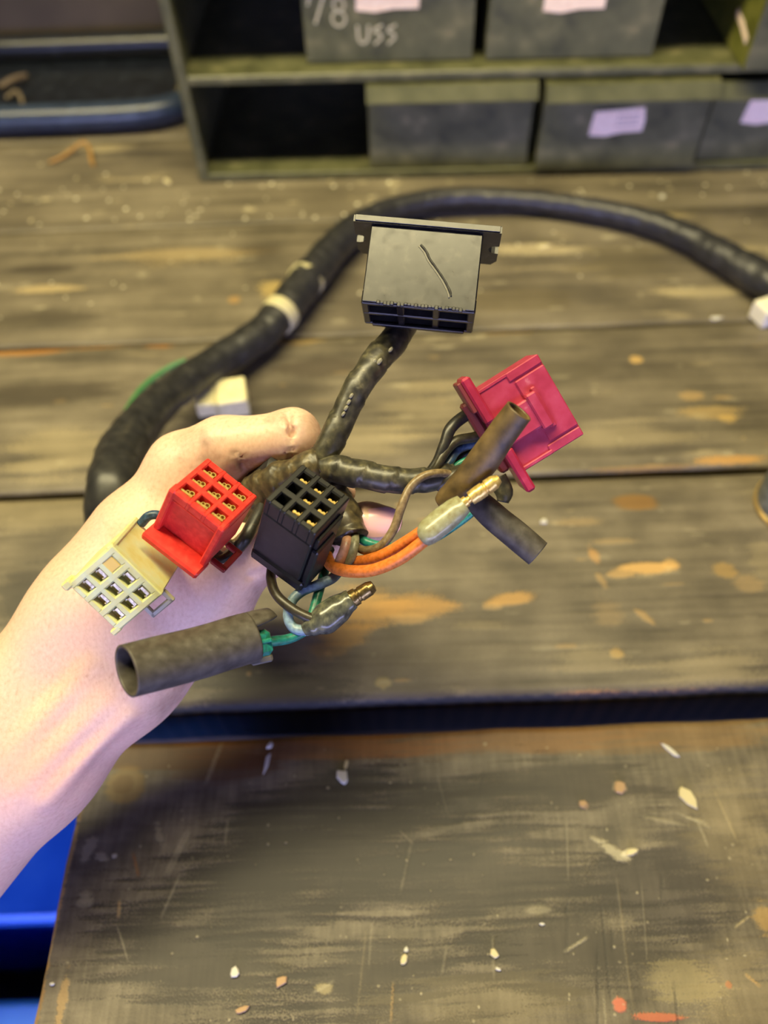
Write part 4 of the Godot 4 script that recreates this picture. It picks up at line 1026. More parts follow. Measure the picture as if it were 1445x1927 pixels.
func build_pale(L: Node3D, tin: Material) -> void:
	var f: Transform3D = Transform3D(Vector3(0.61539, -0.64218, 0.45705), Vector3(0.78812, 0.49173, -0.37024), Vector3(0.01301, 0.58805, 0.80872), Vector3(-0.08858, 0.15971, -0.12901))
	var w := 0.0225; var h := 0.0201; var l := 0.0285
	var ivory := mat_tex(mottled("nylon", 145, 0.012, [[0.0, srgb(196, 188, 116)], [0.45, srgb(204, 202, 146)], [0.8, srgb(200, 206, 164)], [1.0, srgb(210, 212, 176)]]), 26.0, 0.35)
	ivory.subsurf_scatter_enabled = true
	ivory.subsurf_scatter_strength = 0.12
	var st := new_st()
	var I := Transform3D.IDENTITY
	var hole := Vector2(0.0040, 0.0040)
	var cells := grid_housing(st, w, h, l, hole, 0.0034, [6], 0.0005)
	bx(st, I, Vector3(-w / 2 - 0.0012, -h / 2 - 0.0022, -0.005), Vector3(-w / 2 + 0.0018, -h / 2 + 0.0016, 0.0002), 0.0006)
	bx(st, I, Vector3(w / 2 - 0.0018, -h / 2 - 0.0022, -0.005), Vector3(w / 2 + 0.0004, -h / 2 + 0.0016, 0.0002), 0.0006)
	bx(st, I, Vector3(-w / 2 - 0.0006, h / 2 - 0.002, -l), Vector3(-w / 2 + 0.0012, h / 2 + 0.0007, -0.0005), 0.0005)
	bx(st, I, Vector3(-w / 2, h / 2 - 0.001, -0.003), Vector3(w / 2, h / 2 + 0.0006, 0.0), 0.0004)
	var b := commit(st, "plug", ivory, L, "ivory nylon plug with eight terminals", f)
	for c in cells: terminal(b, c, tin, hole, 2)
	st = new_st()
	bx(st, I, Vector3(-w / 2 + 0.0024, h / 2 - 0.0066, -0.0008), Vector3(-w / 2 + 0.0066, h / 2 - 0.0024, -0.0002), 0.0002)
	commit(st, "blank", mat(srgb(208, 178, 84), 0.4), b, "amber stained blank cavity")
	st = new_st()
	u_loop(st, Transform3D(Basis.IDENTITY, Vector3(w / 2 + 0.0002, h / 2 - 0.012, -0.0075)), 0.0052, 0.0105, 0.0019, -0.0018, 0.0)
	commit(st, "latch_loop", mat(srgb(164, 158, 136), 0.35), b, "grey translucent latch loop")

func build_pink(L: Node3D) -> void:
	var f: Transform3D = Transform3D(Vector3(0.50141, -0.62656, 0.59667), Vector3(0.86518, 0.35763, -0.35151), Vector3(0.00686, 0.69248, 0.72141), Vector3(0.05311, 0.17441, -0.18666))
	var w := 0.0331; var h := 0.0247; var d := 0.0175
	var pink := mat_tex(mottled("pink", 147, 0.012, [[0.0, srgb(146, 36, 60)], [0.5, srgb(162, 47, 73)], [0.85, srgb(170, 60, 86)], [1.0, srgb(186, 104, 118)]]), 24.0, 0.45)
	var st := new_st()
	var I := Transform3D.IDENTITY
	bx(st, I, Vector3(-w / 2, -h / 2, -d), Vector3(w / 2, h / 2, 0.0), 0.0006)
	# raised tip panel between its two side grooves
	bx(st, I, Vector3(-w / 2 + 0.0042, 0.0005, -0.001), Vector3(w / 2 - 0.0042, h / 2 - 0.0001, 0.0008), 0.0004)
	bx(st, I, Vector3(-w / 2, -0.001, -0.001), Vector3(-w / 2 + 0.0034, h / 2 - 0.0001, 0.0006), 0.0004)
	bx(st, I, Vector3(w / 2 - 0.0034, -0.001, -0.001), Vector3(w / 2, h / 2 - 0.0001, 0.0006), 0.0004)
	# edge ribs
	bx(st, I, Vector3(-w / 2, -h / 2, -0.001), Vector3(-w / 2 + 0.0012, 0.0, 0.0004), 0.0002)
	bx(st, I, Vector3(w / 2 - 0.0016, -h / 2, -0.001), Vector3(w / 2, 0.0, 0.0010), 0.0004)
	# locking channel: raised ramp with a block at its end
	bx(st, I, Vector3(-0.0054, -h / 2, -0.001), Vector3(0.0058, 0.0026, 0.0034), 0.0006)
	bx(st, I, Vector3(-0.0066, 0.0006, -0.001), Vector3(0.0072, 0.0046, 0.0046), 0.0006)
	bx(st, I, Vector3(-0.0078, 0.0036, -0.001), Vector3(0.0084, 0.0056, 0.0022), 0.0005)
	var b := commit(st, "plug", pink, L, "pink plug with a wide flange", f)
	st = new_st()
	var fy := -h / 2
	bx(st, I, Vector3(-w / 2 - 0.0066, fy - 0.0034, -0.012), Vector3(-0.0050, fy + 0.0002, 0.0042), 0.0010)
	bx(st, I, Vector3(0.0060, fy - 0.0034, -0.012), Vector3(w / 2 + 0.0070, fy + 0.0002, 0.0042), 0.0010)
	bx(st, I, Vector3(-0.0056, fy - 0.0030, -0.012), Vector3(0.0066, fy + 0.0002, 0.0010), 0.0006)
	commit(st, "flange", mat_tex(mottled("pink_dark", 149, 0.012, [[0.0, srgb(136, 28, 52)], [0.6, srgb(158, 38, 66)], [1.0, srgb(180, 62, 86)]]), 24.0, 0.4), b, "crimson flange")
	st = new_st()
	bx(st, I, Vector3(-w / 2 - 0.0060, fy - 0.0052, -0.011), Vector3(-w / 2 + 0.006, fy - 0.0034, 0.0034), 0.0008)
	bx(st, I, Vector3(-w / 2 + 0.002, fy - 0.0070, -0.014), Vector3(w / 2 - 0.002, fy - 0.0034, -0.005), 0.0010)
	commit(st, "gasket", mat(srgb(112, 44, 46), 0.5), b, "dull red gasket behind the flange")

func build_wires(L: Node3D, brass: Material, tin: Material) -> void:
	var mk := func(key: String, sd: int, a: Color, b: Color, grime: Color) -> StandardMaterial3D:
		return mat_tex(mottled(key, sd, 0.03, [[0.0, grime], [0.22, grime.lerp(a, 0.6)], [0.4, a], [1.0, b]]), 45.0, 0.38)
	var grime := srgb(74, 56, 36)
	var orange: Material = mk.call("w_orange", 151, srgb(214, 116, 40), srgb(236, 146, 84), srgb(120, 72, 34))
	var teal: Material = mk.call("w_teal", 153, srgb(26, 116, 98), srgb(58, 158, 138), srgb(54, 66, 50))
	var blue: Material = mk.call("w_blue", 155, srgb(116, 142, 160), srgb(156, 182, 198), srgb(96, 100, 96))
	var brown: Material = mk.call("w_brown", 157, srgb(112, 94, 66), srgb(160, 142, 108), srgb(62, 48, 32))
	var black: Material = mk.call("w_black", 159, srgb(30, 30, 30), srgb(56, 54, 50), srgb(80, 66, 42))
	var dark: Material = mk.call("w_dark", 161, srgb(48, 44, 34), srgb(78, 72, 54), srgb(36, 32, 24))
	var rose: Material = mk.call("w_rose", 163, srgb(168, 122, 98), srgb(188, 148, 126), srgb(112, 92, 70))
	var grey: Material = mk.call("w_grey", 165, srgb(120, 120, 98), srgb(158, 156, 132), srgb(84, 78, 58))
	var navy: Material = mk.call("w_navy", 167, srgb(44, 66, 92), srgb(86, 118, 150), srgb(40, 44, 48))
	# orange pair and its brass pin
	wire(L, orange, [[Vector3(-0.02164, 0.14332, -0.15238), 0.00215], [Vector3(-0.01956, 0.14448, -0.14547), 0.00224], [Vector3(-0.01406, 0.14816, -0.14032), 0.00221], [Vector3(-0.00478, 0.15233, -0.13756), 0.00216], [Vector3(0.00427, 0.15933, -0.13699), 0.00211], [Vector3(0.01132, 0.16552, -0.13870), 0.00208], [Vector3(0.01626, 0.16869, -0.14136), 0.00190]], "wire", "orange wire")
	wire(L, orange, [[Vector3(-0.01703, 0.14322, -0.14884), 0.00205], [Vector3(-0.01013, 0.14483, -0.14595), 0.00215], [Vector3(-0.00193, 0.15166, -0.14344), 0.00211], [Vector3(0.00630, 0.16000, -0.14302), 0.00205], [Vector3(0.01188, 0.16662, -0.14277), 0.00201], [Vector3(0.01593, 0.16899, -0.14433), 0.00191]], "wire", "orange wire")
	var st := new_st(true)
	sweep(st, [[Vector3(0.01313, 0.16763, -0.14075), 0.00398], [Vector3(0.01450, 0.16914, -0.14113), 0.00466], [Vector3(0.01876, 0.17107, -0.14379), 0.00483], [Vector3(0.02285, 0.17291, -0.14632), 0.00448], [Vector3(0.02586, 0.17416, -0.14805), 0.00362]], 26, 0.0006, func(_s, _a, p): return 1.0 + 0.05 * nz.get_noise_3d(p.x * 3500.0, p.y * 3500.0, p.z * 3500.0), 0.0, 0.8)
	commit(st, "pin_cover", mat_tex(mottled("cover", 169, 0.02, [[0.0, srgb(112, 96, 64)], [0.3, srgb(136, 132, 100)], [0.7, srgb(150, 152, 122)], [1.0, srgb(186, 186, 160)]]), 44.0, 0.25), L, "cloudy greenish sleeve on the orange wires")
	st = new_st(true)
	var pd: Transform3D = Transform3D(Vector3(0.54135, -0.49421, 0.68022), Vector3(0.83846, 0.37757, -0.39296), Vector3(-0.06263, 0.78307, 0.61877), Vector3(0.02511, 0.17438, -0.14749))
	lathe(st, pd, [Vector2(0, -0.001), Vector2(0.0019, -0.001), Vector2(0.0019, 0.0022), Vector2(0.0013, 0.0024), Vector2(0.0013, 0.0034), Vector2(0.0023, 0.0036), Vector2(0.0025, 0.0062), Vector2(0.0025, 0.0088), Vector2(0.0021, 0.0091), Vector2(0.0021, 0.0096), Vector2(0.0025, 0.0099), Vector2(0.0024, 0.0128), Vector2(0.0014, 0.0148), Vector2(0, 0.0150)], 22)
	commit(st, "bullet_pin", brass, L, "shiny brass bullet pin")
	# second pin with a black sleeve
	st = new_st(true)
	sweep(st, [[Vector3(-0.02893, 0.13817, -0.12317), 0.00219], [Vector3(-0.02556, 0.13935, -0.12445), 0.00401], [Vector3(-0.02145, 0.14072, -0.12601), 0.00566], [Vector3(-0.01714, 0.14263, -0.12829), 0.00529], [Vector3(-0.01339, 0.14433, -0.13029), 0.00401], [Vector3(-0.01209, 0.14483, -0.13099), 0.00365]], 24, 0.0006, func(_s, _a, p): return 1.0 + 0.05 * nz.get_noise_3d(p.x * 3500.0, p.y * 3500.0, p.z * 3500.0), 0.0, 0.85)
	commit(st, "pin_cover", mat_tex(mottled("cover_dark", 171, 0.02, [[0.0, srgb(42, 42, 38)], [0.5, srgb(76, 78, 68)], [1.0, srgb(126, 124, 96)]]), 40.0, 0.22), L, "dark smoky sleeve on the lower pin")
	st = new_st(true)
	pd = Transform3D(Vector3(0.49484, -0.51077, 0.70302), Vector3(0.86898, 0.29086, -0.40034), Vector3(0.00000, 0.80902, 0.58779), Vector3(-0.01283, 0.14453, -0.13057))
	lathe(st, pd, [Vector2(0, 0), Vector2(0.0030, 0), Vector2(0.0031, 0.0014), Vector2(0.0030, 0.0030), Vector2(0.0024, 0.0032), Vector2(0.0024, 0.0040), Vector2(0.0027, 0.0042), Vector2(0.0026, 0.0078), Vector2(0.0019, 0.0096), Vector2(0.0011, 0.0098), Vector2(0.0010, 0.0085), Vector2(0, 0.0085)], 22)
	commit(st, "bullet_pin", mat_tex(mottled("old_brass", 173, 0.03, [[0.0, srgb(70, 56, 32)], [0.5, srgb(128, 108, 66)], [1.0, srgb(196, 176, 120)]]), 50.0, 0.3, 0.8), L, "tarnished brass bullet pin")
	# short bundle ends below the tape
	wire(L, rose, [[Vector3(-0.01312, 0.14790, -0.15698), 0.00168], [Vector3(-0.01380, 0.14928, -0.15037), 0.00187], [Vector3(-0.01601, 0.14687, -0.14536), 0.00187], [Vector3(-0.01785, 0.14208, -0.14556), 0.00168]], "wire", "pinkish grey wire")
	wire(L, grey, [[Vector3(-0.01064, 0.14785, -0.15691), 0.00149], [Vector3(-0.01081, 0.14921, -0.15029), 0.00168], [Vector3(-0.01225, 0.14734, -0.14600), 0.00168], [Vector3(-0.01471, 0.14371, -0.14441), 0.00168]], "wire", "greenish grey wire")
	wire(L, dark, [[Vector3(-0.01861, 0.14328, -0.15572), 0.00168], [Vector3(-0.01598, 0.14796, -0.15707), 0.00205], [Vector3(-0.01411, 0.14740, -0.15970), 0.00168]])
	wire(L, teal, [[Vector3(-0.01156, 0.14494, -0.15801), 0.00149], [Vector3(-0.00659, 0.14551, -0.15370), 0.00168], [Vector3(-0.00168, 0.14474, -0.15263), 0.00149], [Vector3(0.00868, 0.14156, -0.15335), 0.00149], [Vector3(0.01851, 0.14256, -0.15643), 0.00149], [Vector3(0.02682, 0.14545, -0.16042), 0.00149], [Vector3(0.03188, 0.14843, -0.16281), 0.00149]], "wire", "green wire behind the orange pair")
	wire(L, brown, [[Vector3(-0.01005, 0.14530, -0.15171), 0.00149], [Vector3(-0.00656, 0.14875, -0.14794), 0.00159], [Vector3(-0.00126, 0.15140, -0.14819), 0.00157], [Vector3(0.00301, 0.15447, -0.15241), 0.00157], [Vector3(0.00607, 0.15898, -0.15862), 0.00157], [Vector3(0.00912, 0.16193, -0.16439), 0.00149], [Vector3(0.01397, 0.16356, -0.16833), 0.00149], [Vector3(0.01976, 0.16265, -0.17048), 0.00149], [Vector3(0.02480, 0.15909, -0.17238), 0.00149]], "wire", "thin brown wire curving up")
	# wires at the pink plug
	wire(L, black, [[Vector3(0.03719, 0.16678, -0.19657), 0.00213], [Vector3(0.03097, 0.16847, -0.19209), 0.00223], [Vector3(0.02511, 0.16809, -0.18648), 0.00220], [Vector3(0.02251, 0.16531, -0.18094), 0.00210], [Vector3(0.01922, 0.16156, -0.17579), 0.00172], [Vector3(0.01529, 0.15806, -0.17267), 0.00153]], "wire", "black wire")
	wire(L, dark, [[Vector3(0.03980, 0.16152, -0.18935), 0.00194], [Vector3(0.03351, 0.16299, -0.18626), 0.00194], [Vector3(0.02695, 0.16460, -0.18337), 0.00191], [Vector3(0.02281, 0.16395, -0.17908), 0.00181], [Vector3(0.01949, 0.16166, -0.17422), 0.00153], [Vector3(0.01680, 0.15769, -0.17216), 0.00134]], "wire", "dark brown wire")
	wire(L, navy, [[Vector3(0.04093, 0.15768, -0.18745), 0.00174], [Vector3(0.03377, 0.15923, -0.18619), 0.00174], [Vector3(0.02760, 0.15950, -0.18316), 0.00174], [Vector3(0.02426, 0.15936, -0.17787), 0.00174], [Vector3(0.02116, 0.15794, -0.17421), 0.00174]], "wire", "blue black wire")
	wire(L, black, [[Vector3(0.04110, 0.15440, -0.18635), 0.00213], [Vector3(0.03404, 0.15555, -0.18623), 0.00213], [Vector3(0.02829, 0.15481, -0.18351), 0.00194], [Vector3(0.02519, 0.15387, -0.17882), 0.00194]])
	wire(L, teal, [[Vector3(0.04031, 0.15686, -0.18122), 0.00116], [Vector3(0.03323, 0.15854, -0.18014), 0.00116], [Vector3(0.02820, 0.15828, -0.17808), 0.00116], [Vector3(0.02521, 0.15687, -0.17613), 0.00116]])
	wire(L, dark, [[Vector3(0.03116, 0.15653, -0.17737), 0.00252], [Vector3(0.02642, 0.15827, -0.17296), 0.00290], [Vector3(0.02204, 0.15769, -0.17045), 0.00290], [Vector3(0.01935, 0.15561, -0.16929), 0.00232]], "wire", "frayed dark wire end")
	# wires under the black plug
	wire(L, dark, [[Vector3(-0.04139, 0.13838, -0.15069), 0.00174], [Vector3(-0.04079, 0.14184, -0.14184), 0.00179], [Vector3(-0.03821, 0.14283, -0.13469), 0.00175], [Vector3(-0.03231, 0.14242, -0.12903), 0.00173], [Vector3(-0.02631, 0.14136, -0.12587), 0.00182], [Vector3(-0.02186, 0.13996, -0.12479), 0.00200]], "wire", "dark brown looped wire")
	wire(L, blue, [[Vector3(-0.01552, 0.14015, -0.14801), 0.00168], [Vector3(-0.01860, 0.14180, -0.14179), 0.00187], [Vector3(-0.02378, 0.14210, -0.13879), 0.00187], [Vector3(-0.02934, 0.14177, -0.13664), 0.00186], [Vector3(-0.03306, 0.14076, -0.13354), 0.00185], [Vector3(-0.03460, 0.13863, -0.12891), 0.00185], [Vector3(-0.03261, 0.13688, -0.12480), 0.00184], [Vector3(-0.02752, 0.13769, -0.12336), 0.00201]], "wire", "pale blue looped wire")
	wire(L, teal, [[Vector3(-0.02121, 0.13909, -0.15166), 0.00171], [Vector3(-0.02259, 0.13943, -0.14362), 0.00179], [Vector3(-0.02438, 0.13904, -0.13628), 0.00177], [Vector3(-0.02579, 0.13842, -0.13033), 0.00176], [Vector3(-0.02734, 0.13663, -0.12616), 0.00175]], "wire", "teal wire going down to the pin")
	wire(L, teal, [[Vector3(-0.04681, 0.14000, -0.11718), 0.00180], [Vector3(-0.04007, 0.13797, -0.11950), 0.00181], [Vector3(-0.03501, 0.13557, -0.12129), 0.00174], [Vector3(-0.03059, 0.13474, -0.12356), 0.00166], [Vector3(-0.02682, 0.13607, -0.12539), 0.00166]], "wire", "teal wire leaving the wide sleeve")
	st = new_st()
	var tf: Transform3D = Transform3D(Vector3(0.97597, -0.02161, -0.21681), Vector3(-0.17157, 0.53716, -0.82585), Vector3(0.13431, 0.84321, 0.52054), Vector3(-0.04222, 0.14557, -0.11465))
	bx(st, tf, Vector3(-0.0045, -0.0042, -0.007), Vector3(0.0036, 0.0044, 0.0), 0.0014)
	bx(st, tf, Vector3(-0.0045, 0.0000, -0.002), Vector3(0.0040, 0.0014, 0.0005), 0.0006)
	commit(st, "socket", teal, L, "teal plastic socket in the wide sleeve's end")
	st = new_st()
	bx(st, tf, Vector3(-0.0042, -0.0064, -0.006), Vector3(0.0030, -0.0040, -0.0010), 0.0008)
	commit(st, "sleeve_flap", mat(srgb(92, 88, 80), 0.5), L, "grey rubber flap under the teal socket")
	# wires behind the red and ivory plugs
	wire(L, navy, [[Vector3(-0.08590, 0.15442, -0.15915), 0.00168], [Vector3(-0.08256, 0.15752, -0.16002), 0.00168], [Vector3(-0.07912, 0.15675, -0.16065), 0.00168], [Vector3(-0.07551, 0.14929, -0.16230), 0.00168]], "wire", "blue black wire behind the ivory plug")
	wire(L, black, [[Vector3(-0.06703, 0.14959, -0.15591), 0.00168], [Vector3(-0.06208, 0.14334, -0.15071), 0.00168], [Vector3(-0.05673, 0.14211, -0.15241), 0.00168], [Vector3(-0.04979, 0.14210, -0.16261), 0.00168]])
	wire(L, blue, [[Vector3(-0.06462, 0.14845, -0.15774), 0.00149], [Vector3(-0.05983, 0.14133, -0.15305), 0.00149], [Vector3(-0.05530, 0.14126, -0.15635), 0.00149], [Vector3(-0.04904, 0.14218, -0.16612), 0.00149]])
	wire(L, brown, [[Vector3(-0.06379, 0.14929, -0.16060), 0.00149], [Vector3(-0.05639, 0.14387, -0.15653), 0.00149], [Vector3(-0.05203, 0.14370, -0.15972), 0.00149], [Vector3(-0.04815, 0.14251, -0.16828), 0.00149]])
	wire(L, black, [[Vector3(-0.05556, 0.13929, -0.15533), 0.00224], [Vector3(-0.05036, 0.14570, -0.15735), 0.00261], [Vector3(-0.04692, 0.14655, -0.16533), 0.00261], [Vector3(-0.04408, 0.14570, -0.17438), 0.00224]])

# ---------------------------------------------------------------- room and the rest

func build_room() -> void:
	var I := Transform3D.IDENTITY
	var wall := mat_tex(mottled("wall", 181, 0.01, [[0.0, srgb(34, 28, 24)], [0.5, srgb(58, 50, 45)], [1.0, srgb(80, 70, 62)]]), 1.2, 0.8)
	var conc := mat_tex(mottled("concrete", 183, 0.01, [[0.0, srgb(62, 60, 58)], [0.5, srgb(96, 94, 90)], [1.0, srgb(124, 120, 114)]]), 0.8, 0.8)
	var ceil_m := mat_tex(mottled("ceiling", 185, 0.01, [[0.0, srgb(110, 104, 94)], [1.0, srgb(140, 134, 124)]]), 1.0, 0.85)
	var st := new_st(); bx(st, I, Vector3(-2.3, -0.98, -1.0), Vector3(2.3, -0.88, 1.55), 0.001); structure(st, "floor", conc, "grey concrete workshop floor under the bench")
	st = new_st(); bx(st, I, Vector3(-2.3, 1.7, -1.0), Vector3(2.3, 1.8, 1.55), 0.001); structure(st, "ceiling", ceil_m, "pale workshop ceiling over the bench")
	st = new_st(); bx(st, I, Vector3(-2.2, -0.88, -1.0), Vector3(2.2, 1.7, -0.905), 0.001); structure(st, "wall_back", wall, "dark brown wall behind the bench")
	st = new_st(); bx(st, I, Vector3(-2.3, -0.88, -1.0), Vector3(-2.2, 1.7, 1.55), 0.001); structure(st, "wall_left", wall, "dark brown side wall of the workshop")
	st = new_st(); bx(st, I, Vector3(2.2, -0.88, -1.0), Vector3(2.3, 1.7, 1.55), 0.001); structure(st, "wall_right", wall, "dark brown wall at the far side")
	st = new_st()
	bx(st, I, Vector3(-2.2, -0.88, 1.45), Vector3(-1.3, 1.7, 1.55), 0.001)
	bx(st, I, Vector3(1.5, -0.88, 1.45), Vector3(2.2, 1.7, 1.55), 0.001)
	bx(st, I, Vector3(-1.3, 0.50, 1.45), Vector3(1.5, 1.7, 1.55), 0.001)  # lintel added out of view, its height set to keep the daylight low
	structure(st, "wall_front", wall, "unseen front wall with an added low opening that keeps daylight low")

func build_lamp() -> void:
	var at := Transform3D(Basis.IDENTITY, Vector3(-0.25, 1.02, -0.38))
	var t := thing("tube_lamp", "long tube lamp hanging above the bench", "lamp", at)
	var I := Transform3D.IDENTITY
	var st := new_st(); bx(st, I, Vector3(-0.62, 0.02, -0.06), Vector3(0.62, 0.06, 0.06), 0.004); commit(st, "housing", mat(srgb(210, 208, 200), 0.5), t)
	for x in [-0.5, 0.5]:
		st = new_st(true); sweep(st, [[Vector3(x, 0.06, 0), 0.003], [Vector3(x, 0.68, 0), 0.003]], 8, 0.2); commit(st, "rod", mat(srgb(120, 120, 120), 0.4, 0.8), t)
	st = new_st(); bx(st, I, Vector3(-0.60, 0.006, -0.05), Vector3(0.60, 0.0199, 0.05), 0.004)
	var m := mat(srgb(255, 244, 214), 0.6)
	m.emission_enabled = true; m.emission = Color(1.0, 0.90, 0.66); m.emission_energy_multiplier = 2.0
	commit(st, "light_panel", m, t)
	var l := AreaLight3D.new()
	l.name = "tube_light"
	l.area_size = Vector2(1.2, 0.10)
	l.light_color = LAMP_COLOR
	l.light_energy = LAMP_ENERGY
	l.shadow_enabled = true
	l.rotation = Vector3(-PI / 2.0, 0, 0)
	l.position = Vector3(0, 0.004, 0)
	l.set("area_range", 8.0)
	t.add_child(l)

func build_rest() -> void:
	var I := Transform3D.IDENTITY
	# black tray at the back
	var plastic := mat_tex(mottled("tray", 191, 0.02, [[0.0, srgb(14, 16, 22)], [0.7, srgb(24, 28, 38)], [1.0, srgb(44, 48, 56)]]), 6.0, 0.3)
	var t := thing("tool_tray", "black plastic tray with a rounded rim left of the cabinet", "tray", Transform3D(Basis.IDENTITY, Vector3(-0.36, 0.001, -0.80)))
	var st := new_st()
	bx(st, I, Vector3(-0.25, 0.0, -0.08), Vector3(0.165, 0.003, 0.055), 0.001)
	commit(st, "base", plastic, t)
	st = new_st(true)
	sweep(st, [[Vector3(-0.25, 0.014, 0.066), 0.0125], [Vector3(0.0, 0.014, 0.067), 0.0125], [Vector3(0.12, 0.014, 0.067), 0.0125], [Vector3(0.165, 0.014, 0.060), 0.0120], [Vector3(0.188, 0.014, 0.040), 0.0115], [Vector3(0.196, 0.014, 0.0), 0.0115], [Vector3(0.196, 0.014, -0.075), 0.0115]], 20, 0.004)
	commit(st, "rim", mat_tex(mottled("rim", 193, 0.02, [[0.0, srgb(30, 40, 58)], [0.7, srgb(44, 56, 76)], [1.0, srgb(70, 78, 90)]]), 6.0, 0.3), t, "blue black rounded rim")
	st = new_st(true)
	sweep(st, [[Vector3(-0.24, 0.014, -0.083), 0.012], [Vector3(0.19, 0.014, -0.083), 0.012]], 16, 0.01)
	commit(st, "rim", plastic, t)
	st = new_st(true)
	sweep(st, [[Vector3(-0.36655, 0.01200, -0.80293), 0.0035], [Vector3(-0.35538, 0.01400, -0.81432), 0.0035], [Vector3(-0.34565, 0.01200, -0.82582), 0.003]], 10, 0.003)
	single(st, "offcut", mat(srgb(90, 76, 66), 0.6), "short brown offcut lying in the black tray", "offcut")
	st = new_st(true)
	sweep(st, [[Vector3(-0.35634, 0.01000, -0.78483), 0.002], [Vector3(-0.34936, 0.01100, -0.79615), 0.002], [Vector3(-0.34141, 0.01000, -0.78372), 0.002], [Vector3(-0.34021, 0.00700, -0.77820), 0.002]], 10, 0.003)
	single(st, "bent_wire", mat(srgb(110, 98, 86), 0.5), "bent bit of wire lying in the black tray", "wire")
	# straw loop in front of it
	st = new_st(true)
	sweep(st, [[Vector3(-0.29361, 0.00150, -0.67872), 0.0014], [Vector3(-0.28186, 0.00300, -0.68516), 0.0016], [Vector3(-0.27096, 0.00600, -0.69635), 0.0016], [Vector3(-0.26359, 0.00800, -0.69957), 0.0016], [Vector3(-0.25783, 0.00600, -0.69176), 0.0016], [Vector3(-0.25434, 0.00300, -0.67877), 0.0018], [Vector3(-0.25111, 0.00180, -0.66998), 0.0014]], 10, 0.002)
	single(st, "wood_shaving", mat(srgb(150, 112, 52), 0.7), "curled brown wood shaving in front of the black tray", "shaving")
	# tin at the edge of the frame
	var can := thing("metal_tin", "round grey tin with a gold rim at the photo's right edge", "tin", Transform3D(Basis.IDENTITY, Vector3(0.24558, 0.00000, -0.26466)))
	st = new_st(true)
	lathe(st, I, [Vector2(0, 0.0), Vector2(0.0235, 0.0), Vector2(0.0245, 0.001), Vector2(0.0245, 0.003), Vector2(0.0235, 0.004)], 48)
	commit(st, "rim", mat(srgb(206, 176, 110), 0.3, 0.7), can, "gold rim")
	st = new_st(true)
	lathe(st, I, [Vector2(0.0235, 0.004), Vector2(0.0235, 0.024), Vector2(0.0225, 0.0255), Vector2(0.021, 0.0245), Vector2(0, 0.0245)], 48)
	commit(st, "wall", mat_tex(mottled("tin_grey", 195, 0.02, [[0.0, srgb(92, 96, 98)], [0.6, srgb(132, 138, 140)], [1.0, srgb(164, 168, 166)]]), 14.0, 0.35, 0.5), can)
	# blue crates under the bench
	var blue := mat_tex(mottled("crate", 197, 0.01, [[0.0, srgb(38, 104, 206)], [0.6, srgb(54, 124, 226)], [1.0, srgb(80, 144, 236)]]), 3.0, 0.4)
	var black := mat(srgb(18, 18, 20), 0.5)
	for q in [[-0.27, -0.128, "blue plastic crate under the bench end, farther of the two"], [-0.058, 0.20, "blue plastic crate under the bench end, nearer of the two"]]:
		var c := thing("crate", q[2], "crate", Transform3D(Basis.IDENTITY, Vector3(-0.43, -0.88, q[0])), "blue crates under the bench")
		var dz: float = q[1] - q[0]
		st = new_st(); bx(st, I, Vector3(-0.24, 0.0, 0.0), Vector3(0.27, 0.41, dz), 0.006); commit(st, "box", blue, c)
		st = new_st(); bx(st, I, Vector3(-0.25, 0.41, -0.004), Vector3(0.28, 0.43, dz + 0.0), 0.006); commit(st, "lid", blue, c)
	st = new_st(true)
	sweep(st, [[Vector3(-0.75, -0.862, -0.112), 0.018], [Vector3(-0.5, -0.862, -0.100), 0.018], [Vector3(-0.2, -0.862, -0.104), 0.018]], 14, 0.02)
	single(st, "hose", mat(srgb(66, 66, 48), 0.5), "olive hose on the floor between the blue crates", "hose")
	build_chips()

